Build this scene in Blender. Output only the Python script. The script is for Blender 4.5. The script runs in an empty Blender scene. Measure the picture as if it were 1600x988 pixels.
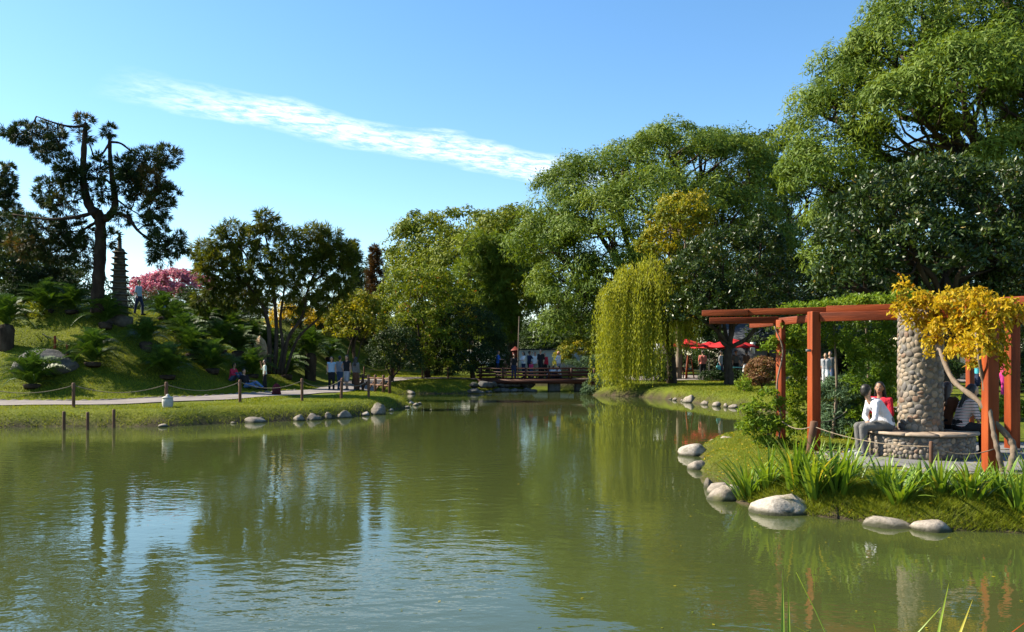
import bpy, bmesh, math, random
import numpy as np
from mathutils import Vector, Matrix, noise as mnoise

sc = bpy.context.scene
COL = sc.collection
R = math.radians

# ------------------------------------------------------------------ camera
EYE, FPX, HOR = 2.15, 1300.0, 560.0          # eye height over the water, focal length and horizon row of the 1600 px photo
cam_d = bpy.data.cameras.new('camera'); cam = bpy.data.objects.new('camera', cam_d); COL.objects.link(cam)
cam.location = (0, 0, EYE); cam.rotation_euler = (R(90), 0, 0)
cam_d.sensor_width = 36; cam_d.lens = FPX / 1600 * 36; cam_d.shift_y = (HOR - 494) / 1600
cam_d.clip_start = 0.1; cam_d.clip_end = 4000
sc.camera = cam

# ------------------------------------------------------------------ sky and sun
SUN_EL = R(39); SUN_AZ = R(-75)               # azimuth from +Y towards +X
S = Vector((math.sin(SUN_AZ) * math.cos(SUN_EL), math.cos(SUN_AZ) * math.cos(SUN_EL), math.sin(SUN_EL)))
w = bpy.data.worlds.new('World'); sc.world = w; w.use_nodes = True
wt = w.node_tree; wt.nodes.clear()
def wn(t, **k):
    n = wt.nodes.new(t)
    for a, b in k.items(): setattr(n, a, b)
    return n
def wl(a, b): wt.links.new(a, b)
out = wn('ShaderNodeOutputWorld'); bg = wn('ShaderNodeBackground'); wl(bg.outputs[0], out.inputs[0])
sky = wn('ShaderNodeTexSky', sky_type='NISHITA', sun_disc=False, sun_elevation=SUN_EL, sun_rotation=SUN_AZ,
         altitude=0, air_density=1.0, dust_density=0.25, ozone_density=2.2)
bg.inputs[1].default_value = 0.066
tc = wn('ShaderNodeTexCoord'); sp = wn('ShaderNodeSeparateXYZ'); wl(tc.outputs['Generated'], sp.inputs[0])
def wm(op, a, b=None, clamp=False):
    n = wn('ShaderNodeMath', operation=op, use_clamp=clamp)
    for i, v in enumerate((a, b)):
        if v is None: continue
        if isinstance(v, (int, float)): n.inputs[i].default_value = v
        else: wl(v, n.inputs[i])
    return n.outputs[0]
# a thin streak of cirrus on a flat cloud layer: layer coordinates are x/z, y/z
zc = wm('MAXIMUM', sp.outputs[2], 0.03)
cx, cy = wm('DIVIDE', sp.outputs[0], zc), wm('DIVIDE', sp.outputs[1], zc)
A0, B0 = Vector((-1.50, 3.0)), Vector((0.55, 4.75))
dv = (B0 - A0).normalized(); ln = (B0 - A0).length
ux, uy = wm('SUBTRACT', cx, A0.x), wm('SUBTRACT', cy, A0.y)
s_ = wm('ADD', wm('MULTIPLY', ux, dv.x), wm('MULTIPLY', uy, dv.y))
t_ = wm('ADD', wm('MULTIPLY', ux, -dv.y), wm('MULTIPLY', uy, dv.x))
cmb = wn('ShaderNodeCombineXYZ'); wl(wm('MULTIPLY', s_, 1.0), cmb.inputs[0]); wl(wm('MULTIPLY', t_, 1.0), cmb.inputs[1])
n1 = wn('ShaderNodeTexNoise'); n1.inputs['Scale'].default_value = 2.0; n1.inputs['Detail'].default_value = 3; wl(cmb.outputs[0], n1.inputs['Vector'])
tw = wm('ADD', t_, wm('MULTIPLY', wm('SUBTRACT', n1.outputs[0], 0.5), 0.42))
wd = wm('ADD', wm('MULTIPLY', s_, 0.045), 0.2)
band = wm('SUBTRACT', 1.0, wm('POWER', wm('DIVIDE', wm('ABSOLUTE', tw), wd), 1.6), True)
ends = wm('MULTIPLY', wm('MULTIPLY', wm('ADD', s_, 0.0), 1.6, True), wm('DIVIDE', wm('SUBTRACT', ln + 0.6, s_), 0.9, True))
mp = wn('ShaderNodeMapping'); mp.inputs['Rotation'].default_value = (0, 0, 0.45); mp.inputs['Scale'].default_value = (1.0, 1.5, 1); wl(cmb.outputs[0], mp.inputs[0])
n2 = wn('ShaderNodeTexNoise'); n2.inputs['Scale'].default_value = 9; n2.inputs['Detail'].default_value = 8; n2.inputs['Roughness'].default_value = 0.7; n2.inputs['Distortion'].default_value = .35; wl(mp.outputs[0], n2.inputs['Vector'])
tex = wm('MULTIPLY', wm('SUBTRACT', n2.outputs[0], 0.40), 4.0, True)
front = wm('GREATER_THAN', sp.outputs[2], 0.03)
cov = wm('MULTIPLY', wm('MULTIPLY', wm('MULTIPLY', band, ends), wm('ADD', wm('MULTIPLY', tex, 0.85), 0.1)), front, True)
cov = wm('MULTIPLY', cov, 0.82)
hs = wn('ShaderNodeHueSaturation'); hs.inputs['Saturation'].default_value = 1.2; hs.inputs['Hue'].default_value = .497; hs.inputs['Value'].default_value = 1.3; wl(sky.outputs[0], hs.inputs['Color'])
mixc = wn('ShaderNodeMixRGB'); wl(cov, mixc.inputs[0]); wl(hs.outputs[0], mixc.inputs[1]); mixc.inputs[2].default_value = (10.0, 10.1, 10.3, 1)
wl(mixc.outputs[0], bg.inputs[0])
sun_d = bpy.data.lights.new('sun', 'SUN'); sun = bpy.data.objects.new('sun', sun_d); COL.objects.link(sun)
sun_d.energy = 5.0; sun_d.angle = R(0.55); sun_d.color = (1.0, 0.91, 0.74)
sun.rotation_euler = S.to_track_quat('Z', 'Y').to_euler(); sun.location = (-40, 10, 40)
vs = sc.view_settings; vs.view_transform = 'Standard'; vs.look = 'None'; vs.gamma = 1; vs.exposure = 1.5; vs.use_curve_mapping = False
sc.render.engine = 'CYCLES'
cy_ = sc.cycles; cy_.max_bounces = 6; cy_.diffuse_bounces = 3; cy_.glossy_bounces = 3; cy_.transmission_bounces = 4; cy_.transparent_max_bounces = 6
cy_.use_denoising = True; cy_.sample_clamp_indirect = 6; cy_.caustics_reflective = False; cy_.caustics_refractive = False

# ------------------------------------------------------------------ helpers
def P(px, py, d):                              # a spot of the photo at depth d metres, as a place in the park
    return np.array(((px - 800) / FPX * d, d, EYE - (py - HOR) / FPX * d))
def rng_(seed): return np.random.default_rng(seed)
def unit(v):
    v = np.asarray(v, float); return v / np.maximum(np.linalg.norm(v, axis=-1, keepdims=True), 1e-9)
def smooth(a, b, x):
    t = np.clip((np.asarray(x, float) - a) / (b - a), 0, 1); return t * t * (3 - 2 * t)

def new_mesh(name, V, F, tint=None, smooth_=False):
    """V (n,3); F a list of (m,k) int arrays."""
    if isinstance(F, np.ndarray): F = [F]
    F = [np.asarray(f, np.int32) for f in F if len(f)]
    me = bpy.data.meshes.new(name)
    V = np.asarray(V, np.float32)
    me.vertices.add(len(V)); me.vertices.foreach_set('co', V.ravel())
    loops = np.concatenate([f.ravel() for f in F]); tot = np.concatenate([np.full(len(f), f.shape[1], np.int32) for f in F])
    me.loops.add(len(loops)); me.loops.foreach_set('vertex_index', loops)
    me.polygons.add(len(tot)); st = np.concatenate(([0], np.cumsum(tot)[:-1])).astype(np.int32)
    me.polygons.foreach_set('loop_start', st); me.polygons.foreach_set('loop_total', tot)
    if smooth_: me.polygons.foreach_set('use_smooth', np.ones(len(tot), bool))
    if tint is not None:
        a = me.attributes.new('tint', 'FLOAT', 'POINT'); a.data.foreach_set('value', np.asarray(tint, np.float32))
    me.update(calc_edges=True)
    return me
def link(name, me, mat=None, parent=None, loc=None, rot=None, scale=None):
    o = bpy.data.objects.new(name, me); COL.objects.link(o)
    if mat is not None and me is not None and len(me.materials) == 0: me.materials.append(mat)
    if parent is not None: o.parent = parent
    if loc is not None: o.location = [float(q) for q in loc]
    if rot is not None: o.rotation_euler = [float(q) for q in rot]
    if scale is not None: o.scale = scale if hasattr(scale, '__len__') else (scale,) * 3
    return o
def tag(o, label, cat, group=None, kind=None):
    o['label'] = label
    if cat: o['category'] = cat
    if group: o['group'] = group
    if kind: o['kind'] = kind
    return o
def thing(name, label, cat, loc=(0, 0, 0), rz=0, group=None):
    o = bpy.data.objects.new(name, None); COL.objects.link(o); o.empty_display_size = 0.3
    o.location = [float(q) for q in loc]; o.rotation_euler = (0, 0, rz)
    return tag(o, label, cat, group)
def structure(o): o['kind'] = 'structure'; return o

class Geo:
    """collects vertices and faces of one mesh"""
    def __init__(s): s.V, s.F, s.T, s.n = [], {}, [], 0
    def add(s, V, F, t=0.5):
        V = np.asarray(V, float)
        for f in (F if isinstance(F, list) else [F]):
            f = np.asarray(f, int)
            if len(f): s.F.setdefault(f.shape[1], []).append(f + s.n)
        s.V.append(V); s.T.append(np.full(len(V), t) if np.isscalar(t) else np.asarray(t)); s.n += len(V)
        return s
    def mesh(s, name, smooth_=False):
        return new_mesh(name, np.concatenate(s.V), [np.concatenate(v) for v in s.F.values()], np.concatenate(s.T), smooth_)
    def obj(s, name, mat, parent=None, smooth_=False, **k): return link(name, s.mesh(name, smooth_), mat, parent, **k)

def frames(pts):
    pts = np.asarray(pts, float); t = np.gradient(pts, axis=0) if len(pts) > 2 else np.repeat((pts[1:] - pts[:-1]), 2, 0)
    t = unit(t); ref = np.array((0, 0, 1.)) if abs(t[0][2]) < 0.9 else np.array((1., 0, 0))
    u = unit(np.cross(t[0], ref)); us = []
    for k in t:
        u = unit(u - k * np.dot(u, k)); us.append(u)
    us = np.array(us); return us, np.cross(t, us)
def tube(g, pts, rad, seg=8, t=0.5, cap=True):
    pts = np.asarray(pts, float); k = len(pts); rad = np.broadcast_to(np.asarray(rad, float), (k,))
    if seg >= 9: rad = rad * (1 + .07 * np.sin(np.arange(k) * 2.1 + pts[0, 0] * 9) + .05 * np.sin(np.arange(k) * 4.7 + pts[0, 1] * 5))
    u, v = frames(pts); a = np.linspace(0, 2 * np.pi, seg, endpoint=False)
    V = pts[:, None] + rad[:, None, None] * (np.cos(a)[None, :, None] * u[:, None] + np.sin(a)[None, :, None] * v[:, None])
    i = np.arange(k - 1)[:, None] * seg; j = np.arange(seg)[None]; j2 = (j + 1) % seg
    F = np.stack((i + j, i + j2, i + seg + j2, i + seg + j), -1).reshape(-1, 4)
    Fs = [F]
    V = V.reshape(-1, 3)
    if cap: Fs += [np.arange(seg)[::-1][None], (np.arange(seg) + (k - 1) * seg)[None]]
    g.add(V, Fs, t); return g
def spline(pts, n=8):
    pts = np.asarray(pts, float)
    if len(pts) < 3: return np.array([pts[0] + (pts[-1] - pts[0]) * s for s in np.linspace(0, 1, n)])
    q = np.vstack((2 * pts[0] - pts[1], pts, 2 * pts[-1] - pts[-2])); o = []
    for i in range(1, len(q) - 2):
        for s in np.linspace(0, 1, n, endpoint=False):
            a, b, c, d = q[i - 1:i + 3]
            o.append(.5 * (2 * b + (c - a) * s + (2 * a - 5 * b + 4 * c - d) * s * s + (3 * b - a - 3 * c + d) * s ** 3))
    o.append(pts[-1]); return np.array(o)
BOXF = np.array([[0, 3, 2, 1], [4, 5, 6, 7], [0, 1, 5, 4], [1, 2, 6, 5], [2, 3, 7, 6], [3, 0, 4, 7]])
def box(g, c, s, rz=0, t=0.5):
    x, y, z = np.asarray(s, float) / 2
    V = np.array([[-x, -y, -z], [x, -y, -z], [x, y, -z], [-x, y, -z], [-x, -y, z], [x, -y, z], [x, y, z], [-x, y, z]])
    cr, sr = math.cos(rz), math.sin(rz)
    V = V @ np.array([[cr, sr, 0], [-sr, cr, 0], [0, 0, 1]]) + np.asarray(c, float)
    return g.add(V, BOXF, t)
def beam(g, a, b, wd, ht, t=0.5):              # a squared timber from a to b (centre line)
    a, b = np.asarray(a, float), np.asarray(b, float); d = unit(b - a)
    up = np.array((0, 0, 1.)) if abs(d[2]) < .95 else np.array((1., 0, 0))
    s = unit(np.cross(d, up)); u = np.cross(s, d)
    q = [(-1, -1), (1, -1), (1, 1), (-1, 1)]
    V = [p + s * x * wd / 2 + u * y * ht / 2 for p in (a, b) for x, y in q]
    return g.add(V, BOXF, t)
def bevelled(me, wdt=0.01, seg=2):
    bm = bmesh.new(); bm.from_mesh(me); bmesh.ops.remove_doubles(bm, verts=bm.verts, dist=1e-5)
    bmesh.ops.bevel(bm, geom=bm.edges[:], offset=wdt, segments=seg, profile=.6, affect='EDGES'); bm.to_mesh(me); bm.free(); return me
def lathe(g, prof, seg=12, c=(0, 0, 0), t=0.5, rot=0):
    prof = np.asarray(prof, float); a = np.linspace(0, 2 * np.pi, seg, endpoint=False) + rot; k = len(prof)
    V = np.stack((prof[:, 0, None] * np.cos(a), prof[:, 0, None] * np.sin(a), np.repeat(prof[:, 1, None], seg, 1)), -1).reshape(-1, 3) + np.asarray(c, float)
    i = np.arange(k - 1)[:, None] * seg; j = np.arange(seg)[None]; j2 = (j + 1) % seg
    F = np.stack((i + j, i + j2, i + seg + j2, i + seg + j), -1).reshape(-1, 4)
    return g.add(V, [F, np.arange(seg)[::-1][None], (np.arange(seg) + (k - 1) * seg)[None]], t)

# ------------------------------------------------------------------ materials
MAT = {}
def mat_base(name):
    m = bpy.data.materials.new(name); m.use_nodes = True; MAT[name] = m
    nt = m.node_tree; nt.nodes.clear()
    o = nt.nodes.new('ShaderNodeOutputMaterial')
    def N(t, **k):
        n = nt.nodes.new(t)
        for a, b in k.items(): setattr(n, a, b)
        return n
    def L(a, b): nt.links.new(a, b)
    return m, o, N, L
def ramp(N, L, fac, cols, pos=None):
    r = N('ShaderNodeValToRGB'); e = r.color_ramp.elements
    pos = pos or list(np.linspace(0, 1, len(cols)))
    while len(e) < len(cols): e.new(0.5)
    for q, c, p in zip(e, cols, pos): q.position = p; q.color = (*c, 1)
    if fac is not None: L(fac, r.inputs[0])
    return r
def noise_n(N, L, scale, detail=4, rough=.55, coord='Object', vscale=None):
    t = N('ShaderNodeTexCoord'); n = N('ShaderNodeTexNoise'); n.inputs['Scale'].default_value = scale
    n.inputs['Detail'].default_value = detail; n.inputs['Roughness'].default_value = rough
    src = N('ShaderNodeNewGeometry').outputs['Position'] if coord == 'World' else t.outputs[coord]
    if vscale:
        mp = N('ShaderNodeMapping'); mp.inputs['Scale'].default_value = vscale; L(src, mp.inputs[0]); src = mp.outputs[0]
    L(src, n.inputs['Vector']); return n.outputs[0]
def mat_solid(name, cols, scale=6, rough=.7, spec=.3, bump=.3, bscale=None, vscale=None, bdist=.01, metallic=0, detail=5, rnd=0):
    """noise between two or three colours plus fine relief; rnd mixes a per-object shift in"""
    m, o, N, L = mat_base(name); p = N('ShaderNodeBsdfPrincipled'); L(p.outputs[0], o.inputs[0])
    f = noise_n(N, L, scale, detail, .6, vscale=vscale)
    st = N('ShaderNodeMath', operation='MULTIPLY_ADD'); st.use_clamp = True; L(f, st.inputs[0]); st.inputs[1].default_value = 2.2; st.inputs[2].default_value = -.6
    fac = st.outputs[0]
    if rnd:
        oi = N('ShaderNodeObjectInfo'); mx = N('ShaderNodeMix'); mx.inputs[0].default_value = rnd; L(fac, mx.inputs[2]); L(oi.outputs['Random'], mx.inputs[3]); fac = mx.outputs[0]
    L(ramp(N, L, fac, cols).outputs[0], p.inputs['Base Color'])
    p.inputs['Roughness'].default_value = rough; p.inputs['Specular IOR Level'].default_value = spec; p.inputs['Metallic'].default_value = metallic
    if bump:
        b = N('ShaderNodeBump'); b.inputs['Strength'].default_value = bump; b.inputs['Distance'].default_value = bdist
        L(noise_n(N, L, bscale or scale * 4, 6, .65, vscale=vscale), b.inputs['Height']); L(b.outputs[0], p.inputs['Normal'])
    return m
def mat_leaf(name, cols, rough=.55, spec=.14, trans=.42, tcol=None, pos=None):
    m, o, N, L = mat_base(name)
    at = N('ShaderNodeAttribute', attribute_name='tint'); r = ramp(N, L, at.outputs['Fac'], cols, pos)
    p = N('ShaderNodeBsdfPrincipled'); L(r.outputs[0], p.inputs['Base Color']); p.inputs['Roughness'].default_value = rough; p.inputs['Specular IOR Level'].default_value = spec
    if trans:
        tr = N('ShaderNodeBsdfTranslucent'); mu = N('ShaderNodeMixRGB', blend_type='MULTIPLY'); mu.inputs[0].default_value = 1
        L(r.outputs[0], mu.inputs[1]); mu.inputs[2].default_value = (*(tcol or (1.35, 1.25, .45)), 1); L(mu.outputs[0], tr.inputs[0])
        mx = N('ShaderNodeMixShader'); mx.inputs[0].default_value = trans; L(p.outputs[0], mx.inputs[1]); L(tr.outputs[0], mx.inputs[2]); L(mx.outputs[0], o.inputs[0])
    else: L(p.outputs[0], o.inputs[0])
    return m

mat_leaf('leaf_tipa', [(.050, .090, .012), (.105, .160, .022), (.185, .235, .034)], spec=.12, trans=.3)
mat_leaf('leaf_tipa_far', [(.065, .095, .008), (.135, .170, .015), (.215, .235, .022)], spec=.12, trans=.3)
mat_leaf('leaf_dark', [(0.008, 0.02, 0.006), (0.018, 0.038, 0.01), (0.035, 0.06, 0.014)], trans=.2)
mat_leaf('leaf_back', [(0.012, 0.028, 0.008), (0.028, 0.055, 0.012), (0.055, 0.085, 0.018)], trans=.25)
mat_leaf('leaf_magnolia', [(.010, .024, .004), (.026, .052, .007), (.075, .105, .015), (.20, .15, .04)], rough=.4, spec=.32, trans=.18, pos=[0, .45, .88, 1])  # pale top stop paints sun glints on a few leaves
mat_leaf('leaf_willow', [(.15, .18, .016), (.26, .285, .026), (.38, .37, .04)], trans=.4)
mat_leaf('leaf_yellow', [(.24, .20, .012), (.40, .27, .012), (.52, .38, .02), (.36, .15, .012), (.20, .20, .02)], trans=.4, tcol=(1.2, 1.1, .5), pos=[0, .35, .7, .88, 1])
mat_leaf('leaf_lime', [(0.07, 0.13, 0.01), (0.13, 0.2, 0.016), (0.22, 0.27, 0.03)], trans=.4)
mat_leaf('leaf_olive', [(.055, .090, .007), (.12, .160, .012), (.215, .235, .02), (.3, .10, .02)], trans=.35, pos=[0, .5, .92, 1])
mat_leaf('leaf_gold_green', [(0.072, 0.102, 0.0096), (0.144, 0.168, 0.0144), (0.384, 0.3, 0.018)], trans=.35)
mat_leaf('leaf_pine', [(0.014, 0.028, 0.01), (0.03, 0.05, 0.014), (0.065, 0.075, 0.02), (0.13, 0.08, 0.025)], trans=.18, pos=[0, .5, .88, 1])
mat_leaf('leaf_juniper', [(.035, .052, .006), (.085, .105, .012), (.14, .145, .018), (.13, .075, .02)], trans=.3, pos=[0, .45, .85, 1])
mat_leaf('leaf_brown', [(0.045, 0.022, 0.01), (0.09, 0.042, 0.016), (0.05, 0.05, 0.014)], trans=.2)
mat_leaf('leaf_bluegreen', [(0.03, 0.06, 0.03), (0.06, 0.105, 0.05), (0.11, 0.17, 0.08)], trans=.2)
mat_leaf('leaf_pink', [(.22, .05, .08), (.40, .13, .18), (.55, .27, .31), (.10, .12, .03)], trans=.35, tcol=(1.2, .8, .9), pos=[0, .45, .85, 1])
mat_leaf('leaf_red', [(0.1, 0.06, 0.02), (0.2, 0.09, 0.05), (0.13, 0.14, 0.03)], trans=.3)
mat_leaf('leaf_cycad', [(.018, .050, .008), (.045, .095, .013), (.10, .16, .022)], rough=.5, spec=.22, trans=.2)
mat_leaf('leaf_iris', [(.06, .13, .014), (.13, .22, .022), (.25, .32, .03), (.42, .33, .05)], rough=.42, spec=.35, trans=.35, pos=[0, .5, .9, 1])
mat_leaf('grass', [(0.085, 0.115, 0.008), (0.15, 0.185, 0.014), (0.23, 0.235, 0.022), (0.26, 0.19, 0.05)], trans=.35, pos=[0, .5, .9, 1])
mat_solid('bark', [(.020, .014, .010), (.05, .036, .026), (.085, .065, .048)], 5, .9, .1, .9, 9, (1, 1, .25), .04)
mat_solid('bark_pine', [(.010, .007, .005), (.030, .020, .014), (.06, .04, .028)], 4, .9, .1, 1, 7, (1, 1, .35), .05)
mat_solid('bark_pale', [(.08, .06, .042), (.15, .112, .08), (.21, .165, .125)], 5, .8, .2, .7, 14, (1, 1, .3), .02)
mat_solid('wood_red', [(.040, .008, .003), (.19, .033, .006), (.31, .062, .012)], 5.0, .6, .2, .9, 26, (1, 1, .10), .008, rnd=.15)
mat_solid('wood_red_beam', [(.040, .008, .003), (.19, .033, .006), (.31, .062, .012)], 5.0, .6, .2, .9, 26, (.14, .14, 1.6), .008, rnd=.15)
mat_solid('wood_post', [(.055, .028, .016), (.11, .055, .032), (.17, .095, .06)], 6, .75, .2, .6, 20, (1, 1, .15), .008, rnd=.3)
mat_solid('wood_bridge', [(.022, .008, .005), (.055, .018, .010), (.09, .03, .017)], 3, .65, .25, .4, 14, (.15, 1, 1), .008, rnd=.3)  # colour darkened to stand in for tree shade on the footbridge
mat_solid('rope', [(.15, .115, .08), (.25, .20, .145)], 30, .9, .1, .5, 60)
def mat_rock(name, cols):
    m, o, N, L = mat_base(name); p = N('ShaderNodeBsdfPrincipled'); L(p.outputs[0], o.inputs[0])
    oi = N('ShaderNodeObjectInfo'); ge = N('ShaderNodeNewGeometry'); nz = noise_n(N, L, 3.2, 8, .68, 'World')
    mx = N('ShaderNodeMix'); mx.inputs[0].default_value = .3; L(nz, mx.inputs[2]); L(oi.outputs['Random'], mx.inputs[3])
    base = ramp(N, L, mx.outputs[0], cols, [.3, .5, .7]).outputs[0]
    sp_ = N('ShaderNodeMixRGB', blend_type='MULTIPLY'); sp_.inputs[0].default_value = .6; L(base, sp_.inputs[1]); L(ramp(N, L, noise_n(N, L, 22, 5, .7, 'World'), [(.45, .43, .4), (1.1, 1.1, 1.1)], [.35, .6]).outputs[0], sp_.inputs[2])
    sz = N('ShaderNodeSeparateXYZ'); L(ge.outputs['Position'], sz.inputs[0])
    wob = N('ShaderNodeMath', operation='MULTIPLY_ADD'); L(noise_n(N, L, 6, 3, .6, 'World'), wob.inputs[0]); wob.inputs[1].default_value = -.09; L(sz.outputs[2], wob.inputs[2])
    wet = N('ShaderNodeMapRange'); L(wob.outputs[0], wet.inputs[0]); wet.inputs[1].default_value = .035; wet.inputs[2].default_value = -.02; wet.inputs[3].default_value = 0; wet.inputs[4].default_value = 1
    dk = N('ShaderNodeMixRGB'); L(wet.outputs[0], dk.inputs[0]); L(sp_.outputs[0], dk.inputs[1]); dk.inputs[2].default_value = (.035, .035, .018, 1)
    ms = ramp(N, L, noise_n(N, L, 2.1, 5, .6, 'World'), [(0, 0, 0), (.8, .8, .8)], [.58, .68]); mo = N('ShaderNodeMixRGB'); L(ms.outputs[0], mo.inputs[0]); L(dk.outputs[0], mo.inputs[1]); mo.inputs[2].default_value = (.075, .075, .025, 1)
    L(mo.outputs[0], p.inputs['Base Color']); p.inputs['Roughness'].default_value = .85; p.inputs['Specular IOR Level'].default_value = .25
    b = N('ShaderNodeBump'); b.inputs['Strength'].default_value = .9; b.inputs['Distance'].default_value = .03; L(noise_n(N, L, 8, 8, .7, 'World'), b.inputs['Height']); L(b.outputs[0], p.inputs['Normal']); return m
mat_rock('rock', [(.11, .092, .072), (.20, .17, .138), (.30, .265, .225)])
mat_rock('rock_pale', [(.17, .14, .112), (.28, .24, .198), (.38, .335, .285)])
mat_rock('rock_dark', [(.045, .045, .042), (.085, .082, .076), (.14, .13, .12)])
mat_solid('boulder_tan', [(.22, .15, .09), (.36, .25, .15), (.46, .35, .24)], 3, .9, .15, .8, 8, None, .03)
mat_solid('pagoda_stone', [(.045, .040, .032), (.085, .075, .060), (.13, .115, .092)], 4, .9, .15, .5, 20)
mat_solid('mortar', [(.11, .098, .08), (.18, .16, .13)], 10, .95, .1, .8, 40)
mat_solid('coping', [(.17, .125, .09), (.25, .19, .14), (.31, .245, .19)], 5, .8, .2, .4, 30)
mat_solid('path_grey', [(.13, .112, .105), (.18, .158, .148), (.225, .20, .187)], 1.4, .92, .15, .5, 50, None, .01)
mat_solid('paving', [(.11, .108, .108), (.15, .148, .147), (.19, .187, .185)], 2.2, .85, .2, .4, 40, None, .006, rnd=.4)
mat_solid('wall_white', [(.66, .63, .58), (.76, .73, .68), (.80, .78, .73)], 1.2, .9, .2, .2, 20)
mat_solid('wall_cream', [(.58, .48, .34), (.68, .58, .43)], 1.2, .9, .2, .2, 20)
mat_solid('roof_dark', [(.035, .04, .05), (.07, .078, .09)], 3, .8, .2, .3, 20)
mat_solid('canvas_red', [(.30, .010, .014), (.40, .018, .02)], 3, .8, .15, .15, 30)
mat_solid('lamp_concrete', [(.30, .29, .26), (.46, .44, .40)], 8, .9, .15, .4, 30)
mat_solid('kerb_stone', [(.09, .08, .065), (.17, .15, .125)], 6, .9, .15, .6, 20)
mat_solid('metal_grey', [(.12, .12, .12), (.2, .2, .2)], 8, .45, .5, .1, 30)
mat_solid('paint_white', [(.70, .70, .68), (.80, .80, .78)], 5, .6, .3, .1, 30)
mat_solid('lantern_red', [(.12, .02, .012), (.20, .035, .02)], 4, .6, .3, .3, 20)
mat_solid('teal_cloth', [(.10, .34, .36), (.14, .42, .44)], 5, .85, .15, .2, 30)
# pebbles: one grey to tan to ochre colour per stone
m, o, N, L = mat_base('pebble'); p = N('ShaderNodeBsdfPrincipled'); L(p.outputs[0], o.inputs[0])
oi = N('ShaderNodeObjectInfo'); r = ramp(N, L, oi.outputs['Random'], [(.11, .09, .075), (.17, .135, .10), (.26, .20, .14), (.14, .125, .115), (.28, .215, .15), (.19, .12, .08), (.25, .20, .155), (.30, .20, .095)])
r.color_ramp.interpolation = 'CONSTANT'
mm = N('ShaderNodeMixRGB', blend_type='MULTIPLY'); mm.inputs[0].default_value = .55; L(r.outputs[0], mm.inputs[1])
L(ramp(N, L, noise_n(N, L, 2.2, 5, .6), [(.45, .45, .45), (1, 1, 1)], [.3, .7]).outputs[0], mm.inputs[2]); L(mm.outputs[0], p.inputs['Base Color'])
p.inputs['Roughness'].default_value = .62; p.inputs['Specular IOR Level'].default_value = .3
# lawn and earth of the ground sheet
m, o, N, L = mat_base('ground'); p = N('ShaderNodeBsdfPrincipled'); L(p.outputs[0], o.inputs[0])
g1 = ramp(N, L, noise_n(N, L, .55, 6, .65, 'World'), [(.045, .065, .006), (.095, .122, .010), (.155, .165, .016)], [.28, .5, .75])
g2 = ramp(N, L, noise_n(N, L, 18, 4, .7, 'World'), [(.35, .35, .35), (1.25, 1.2, 1.1)], [.3, .7])
mm = N('ShaderNodeMixRGB', blend_type='MULTIPLY'); mm.inputs[0].default_value = .75; L(g1.outputs[0], mm.inputs[1]); L(g2.outputs[0], mm.inputs[2])
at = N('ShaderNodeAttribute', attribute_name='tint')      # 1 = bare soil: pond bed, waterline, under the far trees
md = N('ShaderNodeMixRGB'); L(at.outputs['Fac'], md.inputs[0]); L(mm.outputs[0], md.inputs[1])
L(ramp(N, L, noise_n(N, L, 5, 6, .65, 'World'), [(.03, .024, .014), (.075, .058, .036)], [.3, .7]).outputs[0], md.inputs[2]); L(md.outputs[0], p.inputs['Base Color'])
p.inputs['Roughness'].default_value = .95; p.inputs['Specular IOR Level'].default_value = .1
b = N('ShaderNodeBump'); b.inputs['Strength'].default_value = .8; b.inputs['Distance'].default_value = .06; L(noise_n(N, L, 14, 6, .7, 'World'), b.inputs['Height']); L(b.outputs[0], p.inputs['Normal'])
# pond water: turbid green body under a rippled reflecting surface
m, o, N, L = mat_base('pond_water')
geo = N('ShaderNodeNewGeometry')
def wnoise(scale, vs, detail, rough):
    mp = N('ShaderNodeMapping'); mp.inputs['Scale'].default_value = vs; mp.inputs['Rotation'].default_value = (0, 0, .35); L(geo.outputs['Position'], mp.inputs[0])
    n = N('ShaderNodeTexNoise'); n.inputs['Scale'].default_value = scale; n.inputs['Detail'].default_value = detail; n.inputs['Roughness'].default_value = rough
    L(mp.outputs[0], n.inputs['Vector']); return n.outputs[0]
patch = ramp(N, L, wnoise(.16, (1, 1, 1), 2, .5), [(.18, .18, .18), (1, 1, 1)], [.38, .62])
sx = N('ShaderNodeSeparateXYZ'); L(geo.outputs['Position'], sx.inputs[0])
openw = N('ShaderNodeMapRange', interpolation_type='SMOOTHSTEP'); L(sx.outputs[0], openw.inputs[0])   # sheltered behind the right bank, breezy in the open
openw.inputs[1].default_value = 3.6; openw.inputs[2].default_value = -.6; openw.inputs[3].default_value = .25; openw.inputs[4].default_value = 1.0
a1 = N('ShaderNodeMath', operation='MULTIPLY'); L(wnoise(4.2, (.75, 1.25, 1), 3, .5), a1.inputs[0]); L(patch.outputs[0], a1.inputs[1])
a1b = N('ShaderNodeMath', operation='MULTIPLY'); L(a1.outputs[0], a1b.inputs[0]); L(openw.outputs[0], a1b.inputs[1])
a2 = N('ShaderNodeMath', operation='MULTIPLY_ADD'); L(wnoise(1.1, (.6, 1.2, 1), 2, .4), a2.inputs[0]); a2.inputs[1].default_value = .35; L(a1b.outputs[0], a2.inputs[2])
b = N('ShaderNodeBump'); b.inputs['Strength'].default_value = 1.0; b.inputs['Distance'].default_value = .011; 
calm = N('ShaderNodeMapRange', interpolation_type='SMOOTHSTEP'); L(sx.outputs[1], calm.inputs[0]); calm.inputs[1].default_value = 9; calm.inputs[2].default_value = 30; calm.inputs[3].default_value = 1.15; calm.inputs[4].default_value = .4
a3 = N('ShaderNodeMath', operation='MULTIPLY'); L(a2.outputs[0], a3.inputs[0]); L(calm.outputs[0], a3.inputs[1]); L(a3.outputs[0], b.inputs['Height'])
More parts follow.
